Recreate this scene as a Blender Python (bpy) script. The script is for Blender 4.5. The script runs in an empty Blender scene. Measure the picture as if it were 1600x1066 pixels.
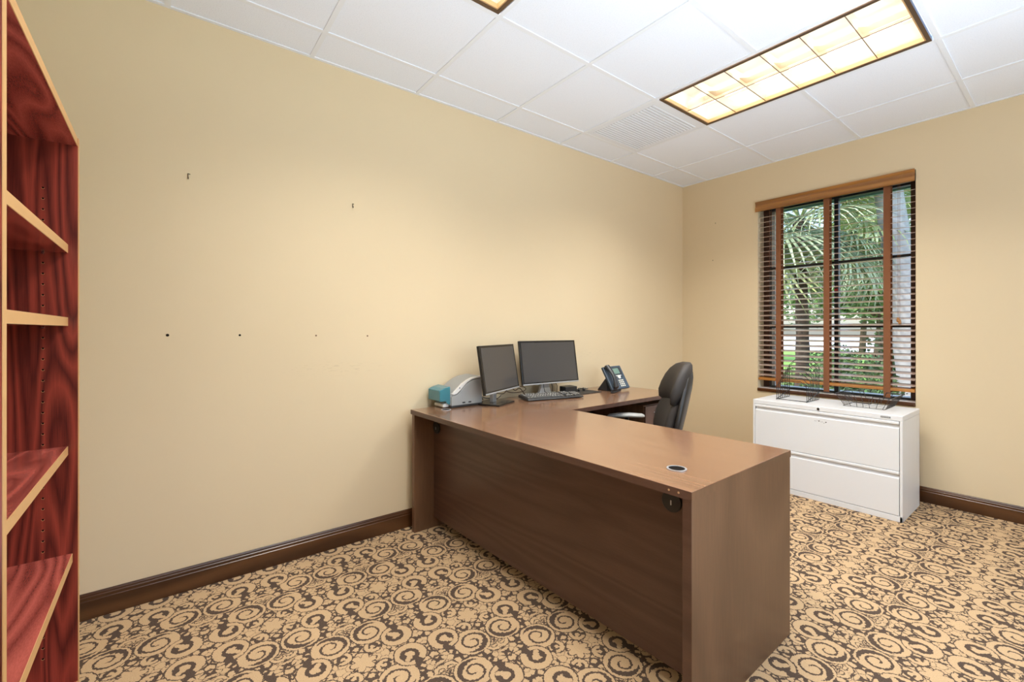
import bpy, bmesh, math, random
from mathutils import Vector, Matrix
random.seed(7)
SC = bpy.context.scene
COL = SC.collection
R = math.radians

# ------------------------------------------------------------------ camera
cam_d = bpy.data.cameras.new('camera'); cam = bpy.data.objects.new('camera', cam_d); COL.objects.link(cam)
cam.location = (2.554, -4.190, 1.200)
cam.rotation_euler = (R(90), 0, R(52.17))
cam_d.sensor_width = 36.0; cam_d.sensor_fit = 'HORIZONTAL'
cam_d.lens = 15.774; cam_d.shift_y = -0.0111
cam_d.clip_start = 0.02; cam_d.clip_end = 300
SC.camera = cam

# ------------------------------------------------------------------ world, sun, exposure
SC.view_settings.view_transform = 'Standard'
SC.view_settings.look = 'None'
SC.view_settings.gamma = 1.0
SC.view_settings.use_curve_mapping = False
SC.view_settings.exposure = -0.04
W = bpy.data.worlds.new('world'); SC.world = W; W.use_nodes = True
wn = W.node_tree; wn.nodes.clear()
wo = wn.nodes.new('ShaderNodeOutputWorld'); wb = wn.nodes.new('ShaderNodeBackground')
sky = wn.nodes.new('ShaderNodeTexSky'); sky.sky_type = 'NISHITA'; sky.sun_disc = False
sky.sun_elevation = R(55); sky.sun_rotation = R(200); sky.air_density = 1.0; sky.dust_density = 2.5
wn.links.new(sky.outputs[0], wb.inputs[0]); wn.links.new(wb.outputs[0], wo.inputs[0])
SKY_STRENGTH = 0.62
wb.inputs[1].default_value = SKY_STRENGTH
sun_d = bpy.data.lights.new('sun', 'SUN'); sun_d.energy = 4.0; sun_d.angle = R(1.0); sun_d.color = (1.0, .95, .86)
sun = bpy.data.objects.new('sun', sun_d); COL.objects.link(sun)
sun.rotation_euler = (R(42), R(-22), 0)      # sun high behind the house, falls on the garden from over the roof
# added fill lamps outside the frame: one at the right wall, two below the ceiling
def area(name, loc, rot, sx, sy, watts, col, spread=180):
    d = bpy.data.lights.new(name, 'AREA'); d.shape = 'RECTANGLE'; d.size = sx; d.size_y = sy; d.energy = watts; d.color = col; d.spread = R(spread)
    o = bpy.data.objects.new(name, d); COL.objects.link(o); o.location = loc; o.rotation_euler = rot; return o
area('side_fill', (4.36, -2.3, 1.45), (0, R(99), 0), 1.7, 2.5, 24, (.74, .88, 1.0))  # added side fill lamp, set in the unseen right-hand opening
def aim(a, b): return (Vector(b) - Vector(a)).to_track_quat('-Z', 'Y').to_euler()
area('ceiling_fill', (3.55, -3.0, .25), aim((3.55, -3.0, .25), (2.9, -2.9, 2.65)), 1.4, 2.6, 93, (.72, .86, .98), 110)  # added low lamp that brightens the ceiling from out of view
area('ceiling_fill_camera', (2.35, -4.58, .60), aim((2.35, -4.58, .60), (1.75, -3.85, 2.65)), .9, .25, 5.5, (.70, .85, 1.0), 125)  # second added ceiling fill, low behind the camera
TUBE = 4.2                                   # look of the fluorescent tubes
LAMP_W = 30.0                                # light each recessed fixture throws down into the room
SC.cycles.max_bounces = 12
SC.cycles.diffuse_bounces = 7
SC.cycles.sample_clamp_indirect = 6.0

# ------------------------------------------------------------------ mesh helpers
class MB:
    """collects shapes into one mesh; coordinates are in the thing's own frame"""
    def __init__(s, off=(0, 0, 0)):
        s.v = []; s.f = []; s.sm = []; s.o = Vector(off)
    def add(s, verts, faces, smooth=False):
        b = len(s.v)
        s.v += [Vector(p) - s.o for p in verts]
        for f in faces:
            s.f.append([b + i for i in f]); s.sm.append(smooth)
        return s
    def box(s, x0, y0, z0, x1, y1, z1, M=None):
        P = [Vector((x, y, z)) for z in (z0, z1) for x, y in ((x0, y0), (x1, y0), (x1, y1), (x0, y1))]
        if M is not None: P = [M @ p for p in P]
        return s.add(P, [(3, 2, 1, 0), (4, 5, 6, 7), (0, 1, 5, 4), (1, 2, 6, 5), (2, 3, 7, 6), (3, 0, 4, 7)])
    def prism(s, poly, z0, z1, M=None, smooth=False):
        """poly: list of (a,b), counter-clockwise, extruded along third axis; M maps (a,b,c) to space"""
        n = len(poly)
        P = [Vector((a, b, z0)) for a, b in poly] + [Vector((a, b, z1)) for a, b in poly]
        if M is not None: P = [M @ p for p in P]
        s.add(P, [tuple(range(n - 1, -1, -1)), tuple(range(n, 2 * n))])
        b = len(s.v) - 2 * n
        for i in range(n):
            j = (i + 1) % n
            s.f.append([b + i, b + j, b + n + j, b + n + i]); s.sm.append(smooth)
        return s
    def cyl(s, p0, p1, r0, r1=None, n=16, cap=True, smooth=True):
        r1 = r0 if r1 is None else r1
        p0 = Vector(p0); p1 = Vector(p1); d = (p1 - p0).normalized()
        u = d.orthogonal().normalized(); w = d.cross(u)
        P = []
        for p, r in ((p0, r0), (p1, r1)):
            for i in range(n):
                a = 2 * math.pi * i / n
                P.append(p + (u * math.cos(a) + w * math.sin(a)) * r)
        b = len(s.v)
        s.add(P, [(i, (i + 1) % n, n + (i + 1) % n, n + i) for i in range(n)], smooth)
        if cap:
            s.f.append([b + i for i in range(n - 1, -1, -1)]); s.sm.append(False)
            s.f.append([b + n + i for i in range(n)]); s.sm.append(False)
        return s
    def tube(s, pts, r, n=6, closed=False):
        pts = [Vector(p) for p in pts]; m = len(pts)
        rings = []; u = None
        for i, p in enumerate(pts):
            a = pts[(i - 1) % m] if (closed or i > 0) else p
            c = pts[(i + 1) % m] if (closed or i < m - 1) else p
            d = (c - a)
            d = d.normalized() if d.length > 1e-9 else Vector((0, 0, 1))
            if u is None: u = d.orthogonal().normalized()
            else:
                u = (u - d * u.dot(d))
                u = u.normalized() if u.length > 1e-6 else d.orthogonal().normalized()
            w = d.cross(u)
            rr = r[i] if isinstance(r, (list, tuple)) else r
            rings.append([p + (u * math.cos(2 * math.pi * k / n) + w * math.sin(2 * math.pi * k / n)) * rr for k in range(n)])
        return s.loft(rings, True, not closed, closed)
    def loft(s, rings, smooth=True, cap=True, closed=False):
        n = len(rings[0]); m = len(rings); b = len(s.v)
        P = [p for ring in rings for p in ring]
        F = []
        for i in range(m if closed else m - 1):
            j = (i + 1) % m
            for k in range(n):
                l = (k + 1) % n
                F.append((i * n + k, i * n + l, j * n + l, j * n + k))
        s.add(P, F, smooth)
        if cap:
            s.f.append([b + k for k in range(n - 1, -1, -1)]); s.sm.append(smooth)
            s.f.append([b + (m - 1) * n + k for k in range(n)]); s.sm.append(smooth)
        return s
    def lathe(s, prof, c=(0, 0, 0), n=24, M=None, smooth=True):
        rings = []
        c = Vector(c)
        for r, z in prof:
            ring = []
            for k in range(n):
                a = 2 * math.pi * k / n
                p = Vector((r * math.cos(a), r * math.sin(a), z))
                if M is not None: p = M @ p
                ring.append(p + c)
            rings.append(ring)
        return s.loft(rings, smooth, True)
    def build(s, name, mat, parent=None, bevel=0, seg=2, sharp=40, kind=None, label=None, world=False):
        me = bpy.data.meshes.new(name)
        V = s.v
        if world and parent is not None: 
            o_ = Vector(parent.get('_loc', (0, 0, 0)))
            V = [p - o_ for p in V]
        me.from_pydata([tuple(p) for p in V], [], s.f)
        me.polygons.foreach_set('use_smooth', s.sm)
        me.materials.append(mat)
        bm = bmesh.new(); bm.from_mesh(me); bmesh.ops.recalc_face_normals(bm, faces=bm.faces); bm.to_mesh(me); bm.free()
        if any(s.sm): me.set_sharp_from_angle(angle=R(sharp))
        me.update()
        o = bpy.data.objects.new(name, me); COL.objects.link(o)
        if parent is not None: o.parent = parent
        if bevel:
            m = o.modifiers.new('bevel', 'BEVEL'); m.width = bevel; m.segments = seg; m.limit_method = 'ANGLE'; m.angle_limit = R(40)
            m.harden_normals = False
        if kind: o['kind'] = kind
        if label: o['label'] = label
        return o

def thing(name, label, cat, loc=(0, 0, 0), rz=0, group=None):
    o = bpy.data.objects.new(name, None); COL.objects.link(o)
    o.location = loc; o.rotation_euler = (0, 0, rz); o.empty_display_size = .1
    o['label'] = label; o['category'] = cat
    if group: o['group'] = group
    return o
def tag(o, label, cat, group=None, kind=None):
    o['label'] = label; o['category'] = cat
    if group: o['group'] = group
    if kind: o['kind'] = kind
    return o
def dup(root, loc, rz=0, label=None, scale=None):
    r = root.copy(); COL.objects.link(r); r.location = loc; r.rotation_euler = (0, 0, rz)
    if scale: r.scale = scale
    if label: r['label'] = label
    for ch in list(root.children):
        c = ch.copy(); COL.objects.link(c); c.parent = r
        for g in list(ch.children):
            d = g.copy(); COL.objects.link(d); d.parent = c
    return r

# ------------------------------------------------------------------ materials
def new_mat(name):
    m = bpy.data.materials.new(name); m.use_nodes = True
    nt = m.node_tree; b = nt.nodes['Principled BSDF']
    return m, nt, b
def plain(name, col, rough=.5, metal=0.0, spec=.5, trans=0, alpha=1, noise=0.0, nscale=60, bump=0.0):
    m, nt, b = new_mat(name)
    b.inputs['Base Color'].default_value = (*col, 1)
    b.inputs['Roughness'].default_value = rough
    b.inputs['Metallic'].default_value = metal
    b.inputs['Specular IOR Level'].default_value = spec
    if trans: b.inputs['Transmission Weight'].default_value = trans
    if noise or bump:
        tc = nt.nodes.new('ShaderNodeTexCoord'); nz = nt.nodes.new('ShaderNodeTexNoise')
        nz.inputs['Scale'].default_value = nscale; nz.inputs['Detail'].default_value = 4
        nt.links.new(tc.outputs['Object'], nz.inputs['Vector'])
        if noise:
            mx = nt.nodes.new('ShaderNodeMix'); mx.data_type = 'RGBA'
            mx.inputs['A'].default_value = (*[c * (1 - noise) for c in col], 1)
            mx.inputs['B'].default_value = (*[min(1, c * (1 + noise)) for c in col], 1)
            nt.links.new(nz.outputs['Fac'], mx.inputs['Factor']); nt.links.new(mx.outputs['Result'], b.inputs['Base Color'])
        if bump:
            bp = nt.nodes.new('ShaderNodeBump'); bp.inputs['Strength'].default_value = bump; bp.inputs['Distance'].default_value = .002
            nt.links.new(nz.outputs['Fac'], bp.inputs['Height']); nt.links.new(bp.outputs['Normal'], b.inputs['Normal'])
    return m
def wood(name, dark, light, scale=(1, 1, 1), rough=.35, spec=.5, rings=9.0, dist=2.2, fine=.35, coat=0, contrast=(.3, .75)):
    """long-grained wood; scale is the mapping scale per axis (small along the grain)"""
    m, nt, b = new_mat(name); L = nt.links.new
    tc = nt.nodes.new('ShaderNodeTexCoord'); mp = nt.nodes.new('ShaderNodeMapping'); mp.inputs['Scale'].default_value = scale
    L(tc.outputs['Object'], mp.inputs['Vector'])
    big = nt.nodes.new('ShaderNodeTexNoise'); big.inputs['Scale'].default_value = 1.6; big.inputs['Detail'].default_value = 1.5; big.inputs['Distortion'].default_value = .35
    L(mp.outputs[0], big.inputs['Vector'])
    mu = nt.nodes.new('ShaderNodeMath'); mu.operation = 'MULTIPLY'; mu.inputs[1].default_value = rings
    L(big.outputs['Fac'], mu.inputs[0])
    fr = nt.nodes.new('ShaderNodeMath'); fr.operation = 'PINGPONG'; fr.inputs[1].default_value = .5
    L(mu.outputs[0], fr.inputs[0])
    mp2 = nt.nodes.new('ShaderNodeMapping'); mp2.inputs['Scale'].default_value = tuple(x * (60 if x > .5 else 12) for x in scale)
    L(tc.outputs['Object'], mp2.inputs['Vector'])
    fi = nt.nodes.new('ShaderNodeTexNoise'); fi.inputs['Scale'].default_value = 2.0; fi.inputs['Detail'].default_value = 5
    L(mp2.outputs[0], fi.inputs['Vector'])
    mx = nt.nodes.new('ShaderNodeMix'); mx.inputs['Factor'].default_value = fine
    d2 = nt.nodes.new('ShaderNodeMath'); d2.operation = 'MULTIPLY'; d2.inputs[1].default_value = 2.0; L(fr.outputs[0], d2.inputs[0])
    L(d2.outputs[0], mx.inputs['A']); L(fi.outputs['Fac'], mx.inputs['B'])
    cr = nt.nodes.new('ShaderNodeValToRGB'); cr.color_ramp.elements[0].position = contrast[0]; cr.color_ramp.elements[1].position = contrast[1]
    cr.color_ramp.elements[0].color = (*dark, 1); cr.color_ramp.elements[1].color = (*light, 1)
    L(mx.outputs['Result'], cr.inputs[0]); L(cr.outputs[0], b.inputs['Base Color'])
    b.inputs['Roughness'].default_value = rough; b.inputs['Specular IOR Level'].default_value = spec
    if coat:
        b.inputs['Coat Weight'].default_value = coat; b.inputs['Coat Roughness'].default_value = .12
    return m

class X:
    """tiny expression builder over math nodes"""
    nt = None
    def __init__(s, v): s.v = v
    @staticmethod
    def op(o, *a):
        n = X.nt.nodes.new('ShaderNodeMath'); n.operation = o
        for i, q in enumerate(a):
            if isinstance(q, X): q = q.v
            if isinstance(q, (int, float)): n.inputs[i].default_value = q
            else: X.nt.links.new(q, n.inputs[i])
        return X(n.outputs[0])
    def __add__(s, o): return X.op('ADD', s, o)
    __radd__ = __add__
    def __sub__(s, o): return X.op('SUBTRACT', s, o)
    def __rsub__(s, o): return X.op('SUBTRACT', o, s)
    def __mul__(s, o): return X.op('MULTIPLY', s, o)
    __rmul__ = __mul__
    def __truediv__(s, o): return X.op('DIVIDE', s, o)
    def lt(s, o): return X.op('LESS_THAN', s, o)
    def gt(s, o): return X.op('GREATER_THAN', s, o)
    def max(s, o): return X.op('MAXIMUM', s, o)
    def min(s, o): return X.op('MINIMUM', s, o)
    def abs(s): return X.op('ABSOLUTE', s)
    def rnd(s): return X.op('ROUND', s)
    def fract(s): return X.op('FRACT', s)
    def sin(s): return X.op('SINE', s)
    def sqrt(s): return X.op('SQRT', s)

def carpet_mat():
    m, nt, b = new_mat('carpet'); X.nt = nt; L = nt.links.new
    tc = nt.nodes.new('ShaderNodeTexCoord')
    nz = nt.nodes.new('ShaderNodeTexNoise'); nz.inputs['Scale'].default_value = 130; nz.inputs['Detail'].default_value = 1
    L(tc.outputs['Object'], nz.inputs['Vector'])
    sc_ = nt.nodes.new('ShaderNodeSeparateColor'); L(nz.outputs['Color'], sc_.inputs[0])
    sp = nt.nodes.new('ShaderNodeSeparateXYZ'); L(tc.outputs['Object'], sp.inputs[0])
    x = X(sp.outputs[0]) + (X(sc_.outputs[0]) - .5) * .012
    y = X(sp.outputs[1]) + (X(sc_.outputs[1]) - .5) * .012
    k = ((x - .52) / .4275).rnd()
    lx = x - .52 - k * .4275
    yy = y + 3.62 - k * .22
    ly = yy - (yy / .44).rnd() * .44
    # bent a little so the mirrored halves do not look ruled
    AX = lx.abs(); AY = ly.abs()
    def disc(cx, cy):
        dx = AX - cx; dy = AY - cy
        r = (dx * dx + dy * dy).sqrt()
        th = X.op('ARCTAN2', dy, dx) / (2 * math.pi)
        return r, th
    def sn(th, k, ph): return (th * (2 * math.pi * k) + ph).sin()
    def scroll(cx, cy, rad, hand, ph):
        """round scroll: thin outer ring, dark crescent with a leafy edge, tan curl wound by a fine dark line"""
        r, th = disc(cx, cy)
        q = r / rad
        w = sn(th, 1, ph).max(0)                                  # crescent on one half only
        leafy = sn(th, 7, ph * 2).abs() * .05 * w
        cres = q.gt(.85 - w * .36 + leafy * 1.4) * q.lt(.84 + w * .02) * w.gt(.04)
        g = (th * hand + q / .46 + ph * .3).fract()
        line = g.lt(.20 + q * .12) * q.gt(.16) * q.lt(.84)
        dark = cres.max(line)
        return 1 - dark, r.lt(rad), r.lt(rad + .0045)
    def cshape(cx, cy, rad, a0):
        """open C with a curled end and two dark eyes"""
        r, th = disc(cx, cy)
        q = r / rad
        wid = .60 - .14 * 1.0
        ring = q.gt(sn(th, 1, a0) * .12 + .60)
        gap = (sn(th, 1, a0 + 1.2)).gt(.955) * q.gt(.35)
        ux, uy = math.cos(a0), math.sin(a0)
        def blob(ox, oy, rr):
            dx = AX - (cx + ox * rad); dy = AY - (cy + oy * rad)
            return (dx * dx + dy * dy).lt((rr * rad) ** 2)
        curl = blob(.02 * ux, .02 * uy, .27).max(blob(.30 * ux, .30 * uy, .19)).max(blob(.52 * ux - .06 * uy, .52 * uy + .06 * ux, .17)).max(blob(-.24 * uy, .24 * ux, .13))
        tan = (ring.max(curl)) * (1 - gap)
        return tan, r.lt(rad), r.lt(rad + .0045)
    S = scroll(.150, .148, .069, 1, .9)
    Cc = cshape(.064, .068, .058, .6)
    S2 = scroll(.214, .015, .030, 1, 2.2)
    S3 = cshape(.060, .165, .031, 2.4)
    S4 = scroll(.192, .205, .018, -1, .4)
    # five-petal flower half way between the scroll groups
    fr, fth = disc(0, .22)
    pet = (fth * (2 * math.pi * 3)).sin().abs() * .020 + .026
    fl = fr.lt(pet); fln = fr.lt(pet + .005)
    # leaf shapes between, mirrored with the rest
    cb = nt.nodes.new('ShaderNodeCombineXYZ'); L(AX.v, cb.inputs[0]); L(AY.v, cb.inputs[1])
    vo = nt.nodes.new('ShaderNodeTexVoronoi'); vo.feature = 'DISTANCE_TO_EDGE'; vo.voronoi_dimensions = '2D'
    vo.inputs['Scale'].default_value = 38; vo.inputs['Randomness'].default_value = .95
    L(cb.outputs[0], vo.inputs['Vector'])
    vn = nt.nodes.new('ShaderNodeTexNoise'); vn.inputs['Scale'].default_value = 22; vn.noise_dimensions = '2D'; vn.inputs['Detail'].default_value = 0
    L(cb.outputs[0], vn.inputs['Vector'])
    leaf = X(vo.outputs['Distance']).gt((X(vn.outputs['Fac']) - .32).max(.02) * .62 + .02)
    # combine
    val = leaf
    for T_, I_, N_ in ((fl, fl, fln), S4, S2, S3, S, Cc):
        inside = T_ * I_
        val = val * (1 - N_) + inside
    val = val.min(1.0)
    # pile
    pn = nt.nodes.new('ShaderNodeTexNoise'); pn.inputs['Scale'].default_value = 300; pn.inputs['Detail'].default_value = 2
    L(tc.outputs['Object'], pn.inputs['Vector'])
    ra = nt.nodes.new('ShaderNodeMix'); ra.data_type = 'RGBA'
    ra.inputs['A'].default_value = (.40, .265, .14, 1); ra.inputs['B'].default_value = (.68, .485, .29, 1)
    L(pn.outputs['Fac'], ra.inputs['Factor'])
    rb = nt.nodes.new('ShaderNodeMix'); rb.data_type = 'RGBA'
    rb.inputs['A'].default_value = (.038, .025, .018, 1); rb.inputs['B'].default_value = (.15, .105, .078, 1)
    L(pn.outputs['Fac'], rb.inputs['Factor'])
    mx = nt.nodes.new('ShaderNodeMix'); mx.data_type = 'RGBA'
    L(val.v, mx.inputs['Factor']); L(rb.outputs['Result'], mx.inputs['A']); L(ra.outputs['Result'], mx.inputs['B'])
    L(mx.outputs['Result'], b.inputs['Base Color'])
    b.inputs['Roughness'].default_value = 1; b.inputs['Specular IOR Level'].default_value = .1
    h = val * .6 + X(pn.outputs['Fac']) * .6
    bp = nt.nodes.new('ShaderNodeBump'); bp.inputs['Strength'].default_value = .5; bp.inputs['Distance'].default_value = .004
    L(h.v, bp.inputs['Height']); L(bp.outputs['Normal'], b.inputs['Normal'])
    return m

def wall_mat():
    m, nt, b = new_mat('painted_wall'); X.nt = nt; L = nt.links.new
    tc = nt.nodes.new('ShaderNodeTexCoord')
    sp = nt.nodes.new('ShaderNodeSeparateXYZ'); L(tc.outputs['Object'], sp.inputs[0])
    nz = nt.nodes.new('ShaderNodeTexNoise'); nz.inputs['Scale'].default_value = 1.2; nz.inputs['Detail'].default_value = 3
    L(tc.outputs['Object'], nz.inputs['Vector'])
    mx = nt.nodes.new('ShaderNodeMix'); mx.data_type = 'RGBA'
    mx.inputs['A'].default_value = (.695, .572, .378, 1); mx.inputs['B'].default_value = (.745, .615, .410, 1)
    L(nz.outputs['Fac'], mx.inputs['Factor'])
    # rubbed marks where furniture stood against the wall
    y = X(sp.outputs[1]); z = X(sp.outputs[2])
    mp = nt.nodes.new('ShaderNodeMapping'); mp.inputs['Scale'].default_value = (1, 7, 60); mp.inputs['Rotation'].default_value = (R(-8), 0, 0)
    L(tc.outputs['Object'], mp.inputs['Vector'])
    sn = nt.nodes.new('ShaderNodeTexNoise'); sn.inputs['Scale'].default_value = 3; sn.inputs['Detail'].default_value = 3
    L(mp.outputs[0], sn.inputs['Vector'])
    dy = (y + 3.44) / .30; dz = (z - .985) / .045
    m1 = (1 - (dy * dy + dz * dz)).max(0)
    dy2 = (y + 1.3) / .55; dz2 = (z - 1.0) / .05
    m2 = (1 - (dy2 * dy2 + dz2 * dz2)).max(0)
    s_ = X(sn.outputs['Fac']).gt(.60) * (m1 + m2 * .6).min(1) * X(sp.outputs[0]).lt(.01) * .16
    mx2 = nt.nodes.new('ShaderNodeMix'); mx2.data_type = 'RGBA'; mx2.inputs['B'].default_value = (.2, .15, .09, 1)
    L(s_.v, mx2.inputs['Factor']); L(mx.outputs['Result'], mx2.inputs['A']); L(mx2.outputs['Result'], b.inputs['Base Color'])
    b.inputs['Roughness'].default_value = .62; b.inputs['Specular IOR Level'].default_value = .3
    n2 = nt.nodes.new('ShaderNodeTexNoise'); n2.inputs['Scale'].default_value = 220; L(tc.outputs['Object'], n2.inputs['Vector'])
    bp = nt.nodes.new('ShaderNodeBump'); bp.inputs['Strength'].default_value = .12; bp.inputs['Distance'].default_value = .001
    L(n2.outputs['Fac'], bp.inputs['Height']); L(bp.outputs['Normal'], b.inputs['Normal'])
    return m

def tile_mat():
    m, nt, b = new_mat('ceiling_tile'); L = nt.links.new
    tc = nt.nodes.new('ShaderNodeTexCoord')
    nz = nt.nodes.new('ShaderNodeTexNoise'); nz.inputs['Scale'].default_value = 190; nz.inputs['Detail'].default_value = 3
    L(tc.outputs['Object'], nz.inputs['Vector'])
    cr = nt.nodes.new('ShaderNodeValToRGB'); cr.color_ramp.elements[0].position = .30; cr.color_ramp.elements[1].position = .48
    cr.color_ramp.elements[0].color = (.76, .81, .90, 1); cr.color_ramp.elements[1].color = (.83, .88, .97, 1)
    L(nz.outputs['Fac'], cr.inputs[0]); L(cr.outputs[0], b.inputs['Base Color'])
    b.inputs['Roughness'].default_value = .9
    bp = nt.nodes.new('ShaderNodeBump'); bp.inputs['Strength'].default_value = .25; bp.inputs['Distance'].default_value = .001
    L(nz.outputs['Fac'], bp.inputs['Height']); L(bp.outputs['Normal'], b.inputs['Normal'])
    return m
def emit(name, col, st):
    m, nt, b = new_mat(name)
    b.inputs['Base Color'].default_value = (.9, .9, .9, 1)
    b.inputs['Emission Color'].default_value = (*col, 1); b.inputs['Emission Strength'].default_value = st
    return m
def glass_mat(name, tint=(1, 1, 1)):
    m = bpy.data.materials.new(name); m.use_nodes = True; nt = m.node_tree; nt.nodes.clear()
    o = nt.nodes.new('ShaderNodeOutputMaterial'); t = nt.nodes.new('ShaderNodeBsdfTransparent'); g = nt.nodes.new('ShaderNodeBsdfGlossy')
    t.inputs[0].default_value = (*tint, 1); g.inputs['Roughness'].default_value = .02
    fr = nt.nodes.new('ShaderNodeFresnel'); fr.inputs[0].default_value = 1.35
    mx = nt.nodes.new('ShaderNodeMixShader')
    nt.links.new(fr.outputs[0], mx.inputs[0]); nt.links.new(t.outputs[0], mx.inputs[1]); nt.links.new(g.outputs[0], mx.inputs[2])
    nt.links.new(mx.outputs[0], o.inputs[0])
    return m

M = {}
M['wall'] = wall_mat()
M['carpet'] = carpet_mat()
M['tile'] = tile_mat()
M['tbar'] = plain('tbar_white', (.80, .84, .90), .5)
M['vent'] = plain('vent_white', (.78, .82, .88), .5)
M['hole'] = plain('hole_dark', (.012, .010, .009), .95, spec=.05)
M['hole_grey'] = plain('vent_hole', (.52, .55, .60), .9)
M['base'] = wood('baseboard_wood', (.050, .018, .006), (.105, .042, .014), (.25, .25, 2.2), .28, .6, 5)
M['desk_x'] = wood('desk_laminate_lit', (.215, .110, .060), (.275, .145, .080), (.35, 4.5, 4.5), .24, .9, 7, fine=.6, coat=.5)  # same laminate as the sides, lightened: reflected light is in the colour
M['desk_y'] = wood('desk_laminate_return_lit', (.215, .110, .060), (.275, .145, .080), (4.5, .35, 4.5), .24, .9, 7, fine=.6, coat=.5)  # return top lightened likewise, reflected light included in the tone
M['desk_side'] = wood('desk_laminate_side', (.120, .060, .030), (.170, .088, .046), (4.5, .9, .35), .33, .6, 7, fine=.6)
M['desk_shaded'] = wood('desk_panel_shaded', (.078, .038, .025), (.112, .058, .040), (.35, 4.5, 4.5), .36, .5, 7, fine=.6)  # same laminate darkened: the front panel's shade is in the colour
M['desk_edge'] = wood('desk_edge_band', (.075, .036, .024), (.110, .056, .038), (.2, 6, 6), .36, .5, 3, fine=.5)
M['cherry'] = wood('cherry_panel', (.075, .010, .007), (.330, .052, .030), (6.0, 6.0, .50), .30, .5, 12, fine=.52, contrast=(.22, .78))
M['cherry_x'] = wood('cherry_shelf_lit', (.190, .035, .026), (.560, .130, .095), (.75, 5.0, 5.0), .24, .8, 11, fine=.52, contrast=(.20, .78), coat=.4)  # shelf cherry lightened: light on the shelf tops is in the colour
M['band'] = plain('shelf_edge_band', (.62, .36, .15), .45, noise=.06, nscale=30)
M['blind'] = wood('blind_wood', (.250, .100, .020), (.400, .175, .040), (.3, 5, 5), .30, .6, 5)
M['rail'] = wood('rail_wood_lit', (.480, .200, .045), (.640, .290, .075), (.3, 5, 5), .25, .8, 4)  # lighter than the blind wood: light on the rail is coloured in
M['slat'] = wood('slat_wood_glare', (.600, .440, .360), (.700, .530, .440), (.3, 5, 5), .18, 1.0, 4, coat=1)  # brown slats made pale: sky glare is mixed into the colour
M['tape'] = plain('blind_tape', (.225, .085, .034), .9, bump=.4, nscale=500)
M['sill'] = wood('sill_wood', (.075, .026, .009), (.130, .050, .018), (.3, 5, 5), .14, .8, 4)
M['bronze'] = plain('window_bronze', (.020, .022, .026), .35)
M['brownframe'] = plain('window_brown', (.075, .030, .016), .5)
M['white_stucco'] = plain('stucco_white', (.80, .80, .78), .8)
M['teal'] = plain('teal_trim', (.20, .42, .36), .5)
M['glass'] = glass_mat('pane_glass')
M['fix_frame'] = plain('fixture_bronze', (.16, .11, .075), .35, .75)
M['fix_gold'] = plain('fixture_edge', (.75, .52, .28), .35, .5)
M['fix_white'] = plain('fixture_reflector', (.95, .90, .82), .35)
M['louver'] = plain('louver_metal', (.97, .90, .78), .14, .9)
M['tube'] = emit('fluorescent_tube', (1.0, .94, .84), TUBE)
M['cab'] = plain('cabinet_white', (.80, .81, .82), .38)
M['cab_gap'] = plain('cabinet_gap', (.22, .23, .24), .8)
M['chrome'] = plain('chrome', (.75, .75, .76), .2, 1)
M['wire'] = plain('black_wire', (.018, .014, .013), .4)
M['black'] = plain('black_plastic', (.022, .022, .023), .38)
M['black_gl'] = plain('black_gloss', (.015, .015, .016), .15)
M['screen'] = plain('monitor_screen', (.052, .052, .055), .13, 0, .8)
M['silver'] = plain('silver_plastic', (.55, .57, .60), .3, .6)
M['key'] = plain('key_grey', (.115, .11, .10), .45)
M['letter'] = plain('key_legend', (.75, .72, .66), .5)
M['prn'] = plain('printer_grey', (.33, .34, .34), .42)
M['prn_dk'] = plain('printer_dark', (.22, .225, .23), .42)
M['prn_lt'] = plain('printer_band', (.74, .73, .70), .35)
M['blue'] = plain('blue_translucent', (.10, .42, .52), .12, 0, .6, trans=.55)
M['blue_dk'] = plain('blue_inner', (.015, .16, .26), .25)
M['phone'] = plain('phone_slate', (.060, .085, .115), .33)
M['phone_dk'] = plain('phone_dark', (.035, .038, .042), .3)
M['lcd'] = plain('phone_lcd', (.17, .27, .22), .25)
M['cream'] = plain('cream_key', (.80, .78, .68), .5)
M['fabric'] = plain('chair_fabric', (.038, .030, .025), .85, noise=.35, nscale=700, bump=.3)
M['fabric2'] = plain('chair_cushion', (.030, .024, .021), .65, noise=.3, nscale=500, bump=.2)
M['shell'] = plain('chair_shell', (.020, .017, .015), .35)
M['armgrey'] = plain('armrest_grey', (.42, .43, .42), .4)
M['pad'] = plain('mouse_pad', (.020, .019, .019), .6)
M['cable'] = plain('cable_brown', (.10, .045, .018), .45)
M['brass'] = plain('brass', (.80, .62, .40), .35, .8)
M['bark_grey'] = plain('bark_grey', (.40, .41, .42), .95, noise=.35, nscale=14, bump=.8)
M['bark'] = plain('bark_brown', (.075, .055, .040), .95, noise=.4, nscale=20, bump=.8)
M['lawn'] = plain('lawn_grass', (.20, .42, .07), .95, noise=.4, nscale=3)
M['soil'] = plain('planting_bed', (.09, .065, .045), .95, noise=.4, nscale=6)
def leaf_mat(name, a, b2, rough=.45, sc=3.0):
    m, nt, b = new_mat(name); L = nt.links.new
    tc = nt.nodes.new('ShaderNodeTexCoord'); nz = nt.nodes.new('ShaderNodeTexNoise'); nz.inputs['Scale'].default_value = sc; nz.inputs['Detail'].default_value = 2
    L(tc.outputs['Object'], nz.inputs['Vector'])
    cr = nt.nodes.new('ShaderNodeValToRGB'); cr.color_ramp.elements[0].position = .35; cr.color_ramp.elements[1].position = .65
    cr.color_ramp.elements[0].color = (*a, 1); cr.color_ramp.elements[1].color = (*b2, 1)
    L(nz.outputs['Fac'], cr.inputs[0]); L(cr.outputs[0], b.inputs['Base Color']); b.inputs['Roughness'].default_value = rough
    b.inputs['Specular IOR Level'].default_value = .5
    return m
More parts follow.
